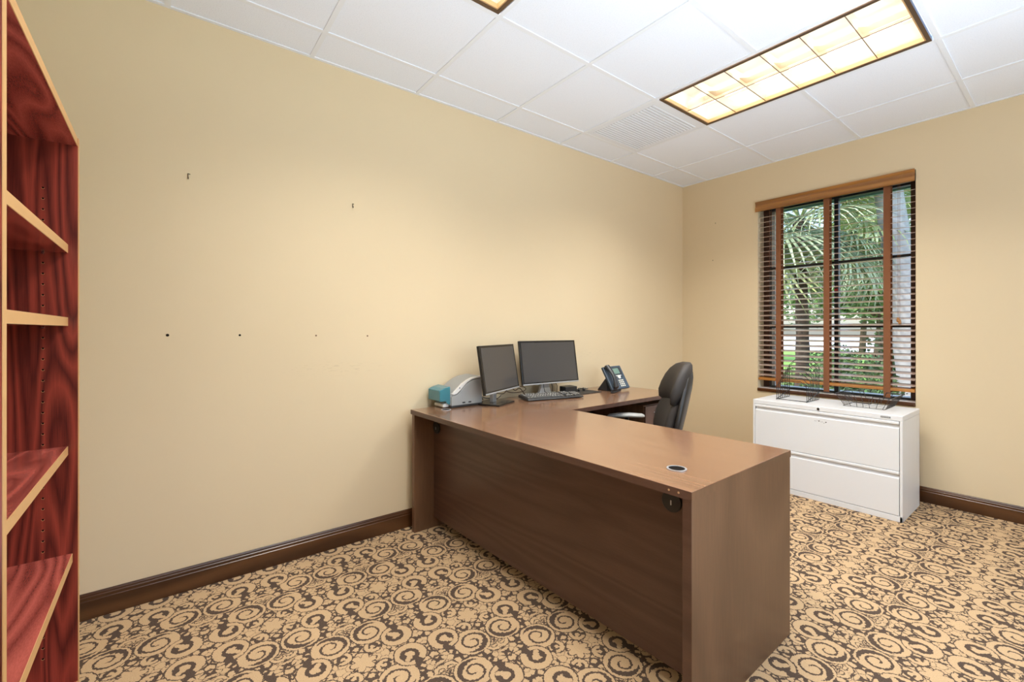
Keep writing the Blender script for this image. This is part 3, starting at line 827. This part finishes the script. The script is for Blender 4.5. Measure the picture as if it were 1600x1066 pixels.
# ------------------------------------------------------------------ desk phone
def phone():
    base = (.285, -1.395, HD + .0006)
    t = thing('desk_phone', 'slate blue office desk phone tilted on its stand', 'phone', base)
    Mx = Matrix.Translation(-Vector(base)) @ frame3((.285, -1.395, .8285), R(-2), R(31)) @ Matrix.Rotation(R(1.5), 4, 'X')
    w, h = .205, .196
    MB().box(-.022, -w / 2, -h / 2, 0, w / 2, h / 2, Mx).build('body', M['phone'], t, bevel=.006, seg=3)
    MB().box(-.001, -w / 2 + .066, h / 2 - .078, .0022, w / 2 - .022, h / 2 - .016, Mx).build('display_bezel', M['phone_dk'], t, bevel=.001)
    MB().box(.0, -w / 2 + .072, h / 2 - .072, .003, w / 2 - .044, h / 2 - .024, Mx).build('display', M['lcd'], t)
    for i in range(4):
        MB().box(0, -w / 2 + .073 + i * .0235, h / 2 - .090, .003, -w / 2 + .073 + i * .0235 + .021, h / 2 - .084, Mx).build('soft_key', M['cream'], t)
    nb = MB().cyl(Mx @ Vector((0, .03, -.012 + .012)), Mx @ Vector((.004, .03, .0)), .0155, n=20)
    nb.build('navigation_ring', M['cream'], t)
    for r_ in range(4):
        for c_ in range(3):
            y = .012 + c_ * .020; z = -.030 - r_ * .0155
            MB().box(0, y - .0068, z - .0048, .0035, y + .0068, z + .0048, Mx).build('dial_key', M['cream'], t, bevel=.001)
    for s_ in (-1, 1):
        for i in range(2):
            MB().box(0, .03 + s_ * .034 - .005, -.006 + i * .014, .003, .03 + s_ * .034 + .005, -.001 + i * .014, Mx).build('side_key', M['phone_dk'], t)
    # handset with swollen ends
    hs = MB(); rings = []
    y0 = -w / 2 + .030
    prof = [(.100, .012, .014, .016), (.094, .020, .022, .022), (.070, .024, .024, .024), (.050, .034, .020, .018), (.02, .040, .017, .014), (0, .041, .017, .013),
            (-.02, .040, .017, .014), (-.050, .034, .020, .018), (-.070, .024, .024, .024), (-.090, .020, .022, .022), (-.096, .012, .014, .016)]
    for z, xo, hw, hh in prof:
        rings.append([Mx @ Vector((xo + math.cos(a) * hh * .8, y0 + math.sin(a) * hw, z)) for a in [2 * math.pi * k / 14 for k in range(14)]])
    hs.loft(rings, True, True).build('handset', M['phone_dk'], t)
    # foot behind
    MB().add([Vector(p) for p in ((-.02, -.085, .0), (-.12, -.085, .0), (-.035, -.085, .10), (-.02, .085, .0), (-.12, .085, .0), (-.035, .085, .10))],
             [(0, 1, 2), (5, 4, 3), (0, 3, 4, 1), (1, 4, 5, 2), (2, 5, 3, 0)]).build('stand', M['phone_dk'], t, bevel=.002)
    pts = []
    for i in range(90):
        a = i / 89; th = a * math.pi * 22
        cx = .068 + .03 * math.sin(a * 3.1); cy = -.115 - .05 * math.sin(a * math.pi) + .02 * a
        pts.append((cx + .006 * math.cos(th), cy + .05 * (a - .5) * 1.2 + .006 * math.sin(th) * .4, .010 + .006 * math.sin(th)))
    MB().tube(pts, .0022, 6).build('handset_cord', M['black'], t)
phone()

# ------------------------------------------------------------------ card printer
def printer():
    t = thing('card_printer', 'grey card printer with a blue translucent hopper at the end of the desk', 'printer', (.10, -2.70, HD + .0006))
    # side outline in (y, z), extruded along x from -.085 to .09
    out = [(-.118, .012), (-.118, .060), (-.116, .078), (-.098, .100), (-.075, .119), (-.045, .141), (-.010, .160), (.03, .174), (.075, .181), (.105, .182), (.108, .012)]
    Mx = Matrix(((0, 0, 1, 0), (1, 0, 0, 0), (0, 1, 0, 0), (0, 0, 0, 1)))     # (a,b,c)->(c,a,b)
    MB().prism(out, -.085, .080, Mx, True).build('body', M['prn'], t, bevel=.004, sharp=30)
    # lighter side cover on the near side
    low = [(-.116, .012), (-.116, .066), (-.098, .074), (-.080, .076), (-.060, .090), (-.035, .116), (-.01, .140), (.03, .158), (.106, .166), (.106, .012)]
    MB().prism(low, .078, .090, Mx, False).build('side_cover', M['prn'], t, bevel=.003)
    # pale band along the curve
    up = [(-.112, .084), (-.095, .099), (-.072, .119), (-.045, .141), (-.010, .160), (.03, .175), (.106, .184)]
    lo = [(.106, .174), (.03, .165), (-.005, .148), (-.030, .126), (-.055, .102), (-.078, .084), (-.100, .078)]
    MB().prism(up + lo, .070, .0915, Mx, False).build('curved_band', M['prn_lt'], t, bevel=.002)
    MB().box(.0915, -.062, .112, .0925, -.058, .122).build('band_mark', M['black'], t)
    MB().box(-.088, -.120, .0, .094, .112, .012).build('base', M['black'], t, bevel=.003)
    for y in (-.040, .004):
        MB().box(.0895, y, .022, .0912, y + .020, .030).build('port', M['black'], t)
    # blue hopper
    MB().prism([(-.190, .042), (-.190, .108), (-.158, .122), (-.118, .130), (-.118, .020), (-.130, .022), (-.150, .042)], -.070, .078, Mx).build('card_hopper', M['blue'], t, bevel=.004)
    MB().prism([(-.180, .050), (-.172, .080), (-.150, .096), (-.120, .100), (-.120, .050)], -.060, .070, Mx).build('hopper_insert', M['blue_dk'], t, bevel=.003)
    MB().prism([(-.158, .004), (-.158, .022), (-.118, .036), (-.118, .004)], -.05, .06, Mx).build('exit_tray', M['prn_lt'], t, bevel=.003)
printer()
# cables on the wall side of the desk
cl = thing('loose_cable', 'loop of brown cable standing up behind the sideways monitor', 'cable', (.06, -2.30, HD + .0006))
pts = []
for i in range(40):
    a = i / 39
    pts.append((.02 + .03 * math.sin(a * 5), -.16 + .34 * a, .012 + .055 * math.sin(a * math.pi * 1.0) + .014 * math.sin(a * 17)))
MB().tube(pts, .003, 6).build('cable', M['cable'], cl)
pts = [(.03 + .015 * math.cos(a), .06 + .075 * math.cos(a), .055 + .022 * math.sin(a)) for a in [i / 30 * 2 * math.pi for i in range(30)]]
MB().tube(pts, .0028, 6, True).build('loop', M['cable'], cl)
MB().tube([(.0, -.20, .006), (.02, -.23, .03), (-.01, -.17, .012), (.03, -.10, .006), (.0, -.05, .02)], .003, 6).build('cable', M['black'], cl)

# ------------------------------------------------------------------ office chair
def chair():
    ang = R(-136)       # facing direction
    t = thing('office_chair', 'black high back office chair between the desk and the window', 'chair', (.825, -1.915, -.012), ang)
    # local: +x forward, y left, z up
    st = MB(); rings = []
    for z, w, d, r_ in ((.42, .20, .20, .5), (.43, .235, .235, .5), (.46, .245, .245, .5), (.485, .235, .235, .5), (.495, .20, .20, .5)):
        ring = []
        for k in range(28):
            a = 2 * math.pi * k / 28
            cx = math.copysign(abs(math.cos(a)) ** .55, math.cos(a)) * d; cy = math.copysign(abs(math.sin(a)) ** .55, math.sin(a)) * w
            ring.append(Vector((cx, cy, z - .015 * (cx > .15))))
        rings.append(ring)
    st.loft(rings, True, True).build('seat', M['fabric'], t)
    # backrest: rings along the height; (z, centre x, half width, half depth, wrap)
    def back(rows, name, mat, n=32):
        rings = []
        for z, cx, hw, hd, wrap in rows:
            ring = []
            for k in range(n):
                a = 2 * math.pi * k / n
                sx = math.copysign(abs(math.cos(a)) ** .7, math.cos(a)); sy = math.copysign(abs(math.sin(a)) ** .8, math.sin(a))
                yy = sy * hw
                ring.append(Vector((cx + sx * hd + wrap * (sy * sy), yy, z)))
            rings.append(ring)
        return MB().loft(rings, True, True).build(name, mat, t, sharp=60)
    lean = lambda z: -.200 - (z - .52) * .26
    back([(.50, lean(.50) - .020, .17, .020, .02), (.53, lean(.53) - .025, .205, .028, .03), (.62, lean(.62) - .03, .222, .030, .045), (.72, lean(.72) - .03, .215, .030, .05), (.80, lean(.80) - .03, .19, .030, .05),
          (.87, lean(.87) - .03, .165, .028, .045), (.93, lean(.93) - .03, .14, .02, .04), (.96, lean(.96) - .03, .10, .012, .03)], 'backrest_shell', M['shell'])
    back([(.50, lean(.50) + .010, .15, .020, .01), (.53, lean(.53) + .012, .180, .036, .02), (.62, lean(.62) + .014, .196, .044, .035), (.70, lean(.70) + .010, .192, .044, .045), (.76, lean(.76) + .004, .178, .040, .045),
          (.80, lean(.80) - .002, .16, .030, .04), (.815, lean(.815) - .01, .13, .012, .03)], 'backrest_cushion', M['fabric'])
    back([(.765, lean(.765) - .020, .150, .020, .06), (.785, lean(.785) - .008, .185, .038, .075), (.83, lean(.83) + .000, .195, .048, .075), (.88, lean(.88) + .004, .190, .050, .065), (.93, lean(.93) + .006, .172, .046, .055),
          (.97, lean(.97) + .004, .145, .040, .045), (1.000, lean(1.0) + .002, .105, .030, .03), (1.014, lean(1.014), .055, .016, .012)], 'headrest', M['fabric2'])
    for s_ in (-1, 1):
        a = MB(); rings = []
        for x, hw, hh, zz in ((-.115, .018, .008, .632), (-.10, .030, .014, .634), (-.02, .036, .016, .636), (.06, .034, .016, .634), (.115, .026, .013, .628), (.13, .012, .007, .622)):
            rings.append([Vector((x, s_ * .27 + math.sin(q) * hw, zz + math.cos(q) * hh)) for q in [2 * math.pi * k / 14 for k in range(14)]])
        a.loft(rings, True, True); ar = a.build('armrest', M['armgrey'], t)
        MB().tube([(-.0, s_ * .27, .625), (-.0, s_ * .275, .54), (.0, s_ * .262, .45), (.0, s_ * .20, .41), (.0, s_ * .08, .405)], .014, 8).build('arm_bracket', M['black'], ar)
    MB().tube([(-.05, 0, .40), (-.22, 0, .405), (-.262, 0, .46), (-.262, 0, .62)], .022, 8).build('back_bracket', M['black'], t)
    MB().box(-.12, -.09, .385, .12, .09, .42).build('mechanism', M['black'], t, bevel=.01)
    MB().cyl((0, 0, .10), (0, 0, .25), .028, n=16).cyl((0, 0, .25), (0, 0, .39), .016, n=16).build('gas_lift', M['black'], t)
    for k in range(5):
        a = R(72 * k + 20); c, s_ = math.cos(a), math.sin(a)
        MB().tube([(0, 0, .105), (c * .15, s_ * .15, .095), (c * .285, s_ * .285, .070)], [.026, .020, .014], 8).build('base_leg', M['black'], t)
        cs = MB().cyl((c * .285 - s_ * .022, s_ * .285 + c * .022, .027), (c * .285 - s_ * .006, s_ * .285 + c * .006, .027), .027, n=16)
        cs.cyl((c * .285 + s_ * .006, s_ * .285 - c * .006, .027), (c * .285 + s_ * .022, s_ * .285 - c * .022, .027), .027, n=16)
        cs.cyl((c * .285, s_ * .285, .03), (c * .285, s_ * .285, .072), .007, n=8)
        cs.build('caster', M['black'], t)
chair()

# ------------------------------------------------------------------ lateral file cabinet
cb = thing('file_cabinet', 'white two drawer lateral file cabinet under the window', 'file cabinet', (.950, -.575, 0))
CW, CD, CH = .893, .455, .662
bd = MB()
fr_ = .016
bd.box(0, .0, 0, fr_ - .002, CD, CH - .034).box(CW - fr_ + .002, 0, 0, CW, CD, CH - .034)          # sides
bd.box(0, CD - .01, 0, CW, CD, CH - .034).box(0, 0, 0, CW, .02, .036)                     # back, base rail
bd.box(fr_ - .002, .03, .03, CW - fr_ + .002, CD - .01, .05)
bd.build('body', M['cab'], cb, bevel=.002)
MB().box(0, -.0, CH - .034, CW, CD, CH).build('top', M['cab'], cb, bevel=.004, seg=3)
MB().box(fr_, .026, .036, CW - fr_, .030, CH - .034).build('shadow_gap', M['cab_gap'], cb)
def cab_drawer(z0, z1):
    dr = MB()
    x0, x1 = fr_ + .001, CW - fr_ - .001
    # front face with pull lip along its top
    sec = [(.000, z0), (.026, z0), (.026, z1), (-.002, z1), (-.004, z1 - .004), (-.004, z1 - .016), (.004, z1 - .018), (.014, z1 - .022), (.014, z1 - .032), (.0, z1 - .044)]
    P = [Vector((x0, a, b)) for a, b in sec] + [Vector((x1, a, b)) for a, b in sec]; k = len(sec)
    dr.add(P, [tuple(range(k)), tuple(range(2 * k - 1, k - 1, -1))] + [(i, (i + 1) % k, k + (i + 1) % k, k + i) for i in range(k)])
    return dr.build('drawer', M['cab'], cb, bevel=.0008)
cab_drawer(.040, .3145)
d2 = cab_drawer(.3175, CH - .036)
mk = MB()
for i, (dx, dz, r_) in enumerate([(-.030, .0, .002), (-.018, .004, .0015), (-.006, .002, .004), (.006, -.003, .0015), (.014, -.002, .002), (.024, -.008, .002), (.036, -.001, .004), (-.024, -.003, .0012), (.030, -.006, .0012)]):
    mk.cyl((.450 + dx, .0002, .560 + dz), (.450 + dx, -.0006, .560 + dz), r_, n=8)
mk.build('scuff_mark', M['hole'], d2)
lk = MB().cyl((.440, .001, CH - .0165), (.440, -.005, CH - .0165), .0085, n=18).build('lock', M['chrome'], cb)
MB().box(.4385, -.0056, CH - .020, .4415, -.0049, CH - .013).build('keyhole', M['black'], lk)
npl = MB().box(.785, -.0016, CH - .0215, .835, .0, CH - .0105).build('nameplate', M['cab_gap'], cb, bevel=.001)
lt = MB()
for i in range(6):
    x = .790 + i * .007
    lt.box(x, -.0022, CH - .0195, x + .0014, -.0016, CH - .0125)
    if i % 2 == 0: lt.box(x, -.0022, CH - .0165, x + .0045, -.0016, CH - .0152)
    else: lt.box(x, -.0022, CH - .0139, x + .0045, -.0016, CH - .0125).box(x, -.0022, CH - .0195, x + .0045, -.0016, CH - .0182)
lt.build('lettering', M['letter'], npl)

# ------------------------------------------------------------------ wire file sorter and basket
fs = thing('file_sorter', 'black wire step file sorter at the left on the white cabinet', 'file sorter', (1.172, -.325, CH))
R_ = .0026
for k in range(8):
    a = k / 7
    y = -.118 + .236 * a
    z0 = .006; hgt = .150 + .150 * a
    sh = .040                                        # sloped shoulders
    MB().tube([(-.103, y, z0), (-.103, y, hgt - sh * 1.1), (-.060, y, hgt), (.060, y, hgt), (.103, y, hgt - sh * 1.1), (.103, y, z0)], R_, 6).build('divider', M['wire'], fs)
for s_ in (-1, 1):
    x = s_ * .103
    pts = [(x, -.128, .002)]
    for k in range(8):
        a = k / 7; y = -.118 + .236 * a; pts += [(x, y, .008 + .05 * a), (x, y + .017, .008 + .05 * a)]
    MB().tube(pts, R_, 6).build('side_rail', M['wire'], fs)
    MB().tube([(x, -.128, .002), (x, .118, .002)], R_ * 1.1, 6).build('foot_rail', M['wire'], fs)
MB().tube([(-.103, -.118, .004), (.103, -.118, .004)], R_, 6).build('cross_bar', M['wire'], fs)
MB().tube([(-.103, .118, .060), (.103, .118, .060)], R_, 6).build('cross_bar', M['wire'], fs)

bk = thing('wire_basket', 'shallow black wire letter basket at the right on the white cabinet', 'basket', (1.600, -.262, CH))
def rect(w, d, z, dip=None):
    return [(-w, -d, z), (w, -d, z), (w, d, z), (-w, d, z)]
TW, TD, BW, BD2, BZ = .160, .165, .115, .135, .085
# rim with a dip in the front and back sides
def side_pt(u, s_, z):    # point on the long sides at height z
    q = z / BZ; return (u, s_ * (BD2 + (TD - BD2) * q), z)
rim = []
for s_ in (-1, 1):
    seq = [(-TW, BZ), (-.075, BZ), (-.055, .034), (.045, .034), (.060, BZ), (TW, BZ)]
    if s_ == 1: seq = seq[::-1]
    for u, z in seq: rim.append(side_pt(u * (1 if abs(u) < TW else 1), s_, z))
MB().tube(rim, .0032, 6, True).build('rim', M['wire'], bk)
MB().tube([(x, y, .003) for x, y, z in rect(BW, BD2, 0)], .0016, 6, True).build('bottom_ring', M['wire'], bk)
for u in [-.105 + .035 * i for i in range(7)]:
    for s_ in (-1, 1):
        inside = -.056 < u < .048
        zt = .034 if inside else BZ
        ut = u * (1 + (TW / BW - 1) * zt / BZ) if not inside else u
        MB().tube([(u, s_ * BD2, .003), side_pt(ut, s_, zt)], .0017, 5).build('upright', M['wire'], bk)
for v_ in [-.11 + .0275 * i for i in range(9)]:
    for s_ in (-1, 1):
        MB().tube([(s_ * BW, v_, .003), (s_ * TW, v_ * TD / BD2, BZ)], .0017, 5).build('upright', M['wire'], bk)
    if abs(v_) in (0.0,) or int(round((v_ + .11) / .0275)) % 3 == 1: MB().tube([(-BW, v_, .0035), (BW, v_, .0035)], .0012, 5).build('bottom_wire', M['wire'], bk)

# ------------------------------------------------------------------ bookcase
BX0, BX1, BYF, BYB, BH = .612, 1.460, -4.398, -4.715, 1.792
bc = thing('bookcase', 'tall red cherry wood bookcase with pale edge banding, empty shelves', 'bookcase', (BX0, BYB, 0))
bw = BX1 - BX0; bdp = BYF - BYB; pt = .022
hz0 = []; z = 1.625
while z > .2: hz0.append(z); z -= .03205
for nm, x0 in (('side_panel', 0), ('side_panel', bw - pt)):
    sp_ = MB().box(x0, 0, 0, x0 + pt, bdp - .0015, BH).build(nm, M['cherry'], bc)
    MB().box(x0 + .001, bdp - .0015, 0, x0 + pt - .001, bdp, BH).build('edge_band', M['band'], sp_)
    if x0 == 0:
        ph = MB()
        for z in hz0: ph.cyl((pt + .0004, bdp - .077, z), (pt - .001, bdp - .077, z), .0026, n=8)
        ph.build('pin_holes', M['hole'], sp_)
        rg = MB()
        for z in hz0:
            a0 = [(pt + .0005, bdp - .077 + .0034 * math.cos(q), z + .0034 * math.sin(q)) for q in [math.pi * (1.05 + .9 * k / 6) for k in range(7)]]
            rg.tube(a0, .0005, 4)
        rg.build('pin_hole_rims', M['band'], sp_)
MB().box(pt, 0, .02, bw - pt, .006, BH - .002).build('back_panel', M['cherry'], bc)
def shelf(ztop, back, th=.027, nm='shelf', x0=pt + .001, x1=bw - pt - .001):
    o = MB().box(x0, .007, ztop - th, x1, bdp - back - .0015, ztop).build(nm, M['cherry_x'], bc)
    MB().box(x0, bdp - back - .0015, ztop - th + .0006, x1, bdp - back, ztop - .0006).build('edge_band', M['band'], o)
    return o
shelf(BH, .002, .025, 'top_panel', pt, bw - pt)
for ztop, back in ((1.461, .023), (1.238, .023), (.843, .023), (.512, .013)):
    o = shelf(ztop, back)
    if ztop > .52:
        c = Vector((pt, bdp - .077, ztop - .032))
        MB().cyl((c.x - .001, c.y, c.z), (c.x + .008, c.y, c.z), .0035, n=10).build('shelf_pin', M['chrome'], bc)
shelf(.115, .002, .025, 'bottom_shelf')
MB().box(pt, bdp - .03, 0, bw - pt, bdp - .012, .09).build('kick_board', M['cherry_x'], bc)

# ------------------------------------------------------------------ garden outside
GZ = -.22
g = MB().box(-60, WT + .02, GZ - .1, 60, 90, GZ).build('ground', M['lawn']); tag(g, 'sunlit green lawn outside the window', 'lawn', kind='structure')
g = MB().box(4.7, -40, GZ - .1, 60, WT + .0, GZ).build('ground_side', plain('paving_pale', (.62, .61, .58), .9, noise=.15, nscale=2)); tag(g, 'pale paving outside the added right hand window', 'paving', kind='structure')
g.name = 'paving'
dr_ = MB().box(-60, 30, GZ, 60, 89, GZ + .02).build('driveway', plain('driveway_pale', (.70, .72, .75), .8, noise=.2, nscale=.6)); tag(dr_, 'pale driveway beyond the lawn', 'driveway', kind='structure')
bed = MB().box(-6, WT + .03, GZ, 6, 6.5, GZ + .015).build('planting_bed', M['soil']); tag(bed, 'dark planting bed under the palms', 'ground', kind='structure')

def frond_mesh(seed, length=.85, petiole=.55, nleaf=34, droop=.55):
    rnd = random.Random(seed); mb = MB()
    hub = Vector((petiole, 0, 0))
    mb.tube([(0, 0, 0), (petiole * .5, 0, .03), tuple(hub)], [.012, .010, .007], 5)
    for k in range(nleaf):
        a = R(-125 + 250 * k / (nleaf - 1)) + rnd.uniform(-.03, .03)
        ln = length * (.72 + .28 * math.cos(a * .62)) * rnd.uniform(.92, 1.05)
        d = Vector((math.cos(a), math.sin(a), .10)); s_ = Vector((-math.sin(a), math.cos(a), 0))
        w = .018; pr = []
        for j in range(7):
            u = j / 6
            bend = droop * u * u * rnd.uniform(.9, 1.1)
            p = hub + d * (ln * u * (1 - .18 * bend)) + Vector((0, 0, -ln * bend * .75))
            ww = w * (.35 + 1.3 * u if u < .4 else (1 - u) * 1.45) 
            pr.append((p, max(ww, .0008)))
        V = []; 
        for p, ww in pr: V += [p - s_ * ww + Vector((0, 0, ww * .35)), p, p + s_ * ww + Vector((0, 0, ww * .35))]
        F = []
        for j in range(6):
            F += [(3 * j, 3 * j + 1, 3 * j + 4, 3 * j + 3), (3 * j + 1, 3 * j + 2, 3 * j + 5, 3 * j + 4)]
        mb.add(V, F, True)
    return mb
def fan_palm(loc, zc, label, seed, nf=20, sc=1.0, lean=(0, 0)):
    rnd = random.Random(seed)
    t = thing('fan_palm', label, 'palm tree', loc, 0, 'palms outside the window')
    tr = MB(); pts = []; rr = []
    for i in range(14):
        a = i / 13; pts.append((lean[0] * a + .03 * math.sin(a * 4), lean[1] * a, zc * a)); rr.append(.085 - .02 * a + .010 * (i % 2))
    tr.tube(pts, rr, 10).build('trunk', M['bark'], t)
    protos = [frond_mesh(seed * 10 + q).build('frond', M['palm'] if q != 1 else M['palm2'], None) for q in range(3)]
    for k in range(nf):
        pr = protos[k % 3]
        o = pr if k < 3 else pr.copy()
        if k >= 3: COL.objects.link(o)
        o.parent = t
        az = k * 2.39996 + rnd.uniform(-.2, .2); el = R(62 - 115 * (k / (nf - 1)) + rnd.uniform(-8, 8))
        o.location = (lean[0], lean[1], zc)
        o.rotation_euler = (rnd.uniform(-.25, .25), -el, az)
        s_ = sc * rnd.uniform(.9, 1.1); o.scale = (s_, s_, s_)
    return t
fan_palm((.10, 2.75, GZ), 2.95, 'fan palm with long drooping green fronds just outside the window', 3, 30, 1.2)
fan_palm((-2.6, 6.2, GZ), 3.5, 'second fan palm further back at the left of the window', 5, 20, 1.2)
fan_palm((.45, 5.6, GZ), 3.1, 'third fan palm behind the others in the middle of the window', 8, 24, 1.15)
# royal palm trunk
rp = thing('royal_palm', 'thick pale grey leaning palm trunk behind the right of the window', 'palm tree', (1.33, 2.9, GZ), 0)
tr = MB(); pts = []; rr = []
for i in range(24):
    a = i / 23; pts.append((-.62 * a ** 1.15, .1 * a, 5.6 * a)); rr.append(.165 - .045 * a + (.004 if i % 2 else 0))
tr.tube(pts, rr, 20).build('trunk', M['bark_grey'], rp)
MB().tube([(-.62, .1, 5.6), (-.66, .1, 6.1), (-.68, .1, 6.6)], [.11, .10, .05], 12).build('crownshaft', M['palm'], rp)
for k in range(9):
    az = k * .7; fr2 = MB(); c, s_ = math.cos(az), math.sin(az)
    cpts = [Vector((-.67 + c * 2.6 * u, .1 + s_ * 2.6 * u, 6.5 + 1.1 * u - 2.4 * u * u)) for u in [i / 8 for i in range(9)]]
    fr2.tube(cpts, .02, 5)
    for i in range(1, 40):
        u = i / 40; b0 = Vector((-.67 + c * 2.6 * u, .1 + s_ * 2.6 * u, 6.5 + 1.1 * u - 2.4 * u * u))
        for sd in (-1, 1):
            e = b0 + Vector((-s_ * sd * .5 + c * .15, c * sd * .5 + s_ * .15, -.28)); w_ = Vector((c, s_, 0)) * .02
            fr2.add([b0 - w_, b0 + w_, e], [(0, 1, 2)])
    fr2.build('frond', M['palm'], rp)

def leaf_cloud(mb, c, rad, n, size, rnd, flat=.8):
    for _ in range(n):
        while True:
            p = Vector((rnd.uniform(-1, 1), rnd.uniform(-1, 1), rnd.uniform(-1, 1)))
            if .25 < p.length < 1: break
        p = Vector((p.x * rad[0], p.y * rad[1], p.z * rad[2])) + Vector(c)
        d = Vector((rnd.uniform(-1, 1), rnd.uniform(-1, 1), rnd.uniform(-.6, .6))).normalized(); u = d.orthogonal().normalized()
        u = (Matrix.Rotation(rnd.uniform(0, 6.28), 3, d) @ u)
        s_ = size * rnd.uniform(.6, 1.3)
        mb.add([p, p + d * s_ * .5 + u * s_ * .28, p + d * s_, p + d * s_ * .5 - u * s_ * .28], [(0, 1, 2, 3)])
def shrub(loc, rad, n, size, mat, label, seed, grp='shrubs outside the window'):
    rnd = random.Random(seed)
    t = thing('shrub', label, 'shrub', loc, 0, grp)
    st = MB()
    for k in range(7):
        a = k * .9; e = (math.cos(a) * rad[0] * .6, math.sin(a) * rad[1] * .6, rad[2] * 1.5)
        st.tube([(0, 0, 0), (e[0] * .4, e[1] * .4, e[2] * .5), e], [.014, .010, .004], 5)
    st.build('stems', M['bark'], t)
    mb = MB(); leaf_cloud(mb, (0, 0, rad[2]), rad, n, size, rnd); mb.build('foliage', mat, t)
    return t
shrub((1.00, 1.45, GZ), (.52, .34, .60), 2500, .05, M['leaf_a'], 'bright green leafy shrub low in the middle of the window', 11)
shrub((.02, 1.75, GZ), (.44, .38, .50), 1900, .05, M['leaf_a'], 'bright green shrub low at the left of the window', 12)
shrub((-.55, 3.9, GZ), (.50, .45, .42), 1500, .07, M['leaf_a'], 'low shrub at the left behind the fan palm trunk', 13)
shrub((-.95, 8.0, GZ), (.9, .6, .50), 1500, .09, M['leaf_b'], 'low dark shrub on the lawn behind the second palm', 14)
shrub((.95, 4.25, GZ), (.55, .45, .85), 2200, .07, M['leaf_b'], 'dark green shrub left of the grey trunk', 15)
shrub((2.15, 4.0, GZ), (.55, .45, .75), 1500, .07, M['leaf_b'], 'dark green shrub right of the grey trunk', 16)
shrub((.10, 4.3, GZ), (.26, .40, .62), 1400, .06, M['leaf_a'], 'narrow upright shrub between the palm trunks', 17)
shrub((-1.75, 4.6, GZ), (.26, .5, .55), 1000, .07, M['leaf_b'], 'narrow dark shrub at the left edge of the planting bed', 18)
def tree(loc, ht, rad, n, size, label, seed, mat=None):
    rnd = random.Random(seed)
    t = thing('tree', label, 'tree', loc, 0, 'trees at the back of the garden')
    tk = MB().tube([(0, 0, 0), (.1, 0, ht * .4), (.05, .1, ht * .75)], [.16, .12, .07], 8)
    for k in range(5):
        a = k * 1.3; tk.tube([(.07, .05, ht * .5), (math.cos(a) * rad[0] * .6, math.sin(a) * rad[1] * .6, ht * .85)], [.06, .02], 6)
    tk.build('trunk', M['bark'], t)
    mb = MB()
    for k in range(9):
        c = (rnd.uniform(-.6, .6) * rad[0], rnd.uniform(-.6, .6) * rad[1], ht + rnd.uniform(-.55, .5) * rad[2])
        leaf_cloud(mb, c, (rad[0] * .5, rad[1] * .5, rad[2] * .42), n // 9, size, rnd)
    mb.build('crown', mat or M['leaf_b'], t)
    return t
tree((-1.2, 12.0, GZ), 3.4, (2.3, 1.7, 2.2), 4200, .22, 'broad dark green tree behind the fan palms', 21)
tree((-8.0, 17.0, GZ), 4.2, (3.0, 2.2, 2.5), 3200, .28, 'dark green tree at the back left of the garden', 22)
tree((2.6, 9.0, GZ), 3.4, (1.7, 1.5, 2.4), 3600, .17, 'dark green tree behind the grey palm trunk', 23)
tree((-16.0, 30.0, GZ), 5.5, (4.6, 3.0, 3.4), 2600, .4, 'distant tree seen through the left edge of the window', 24)
tree((2.75, 6.6, GZ), 3.6, (.95, .8, 1.2), 2400, .10, 'small leafed tree hanging beside the grey palm trunk', 25, M['leaf_c'])
tree((-4.6, 24.0, GZ), 4.6, (4.0, 2.6, 3.2), 3000, .34, 'distant tree beyond the lawn in the middle', 26)
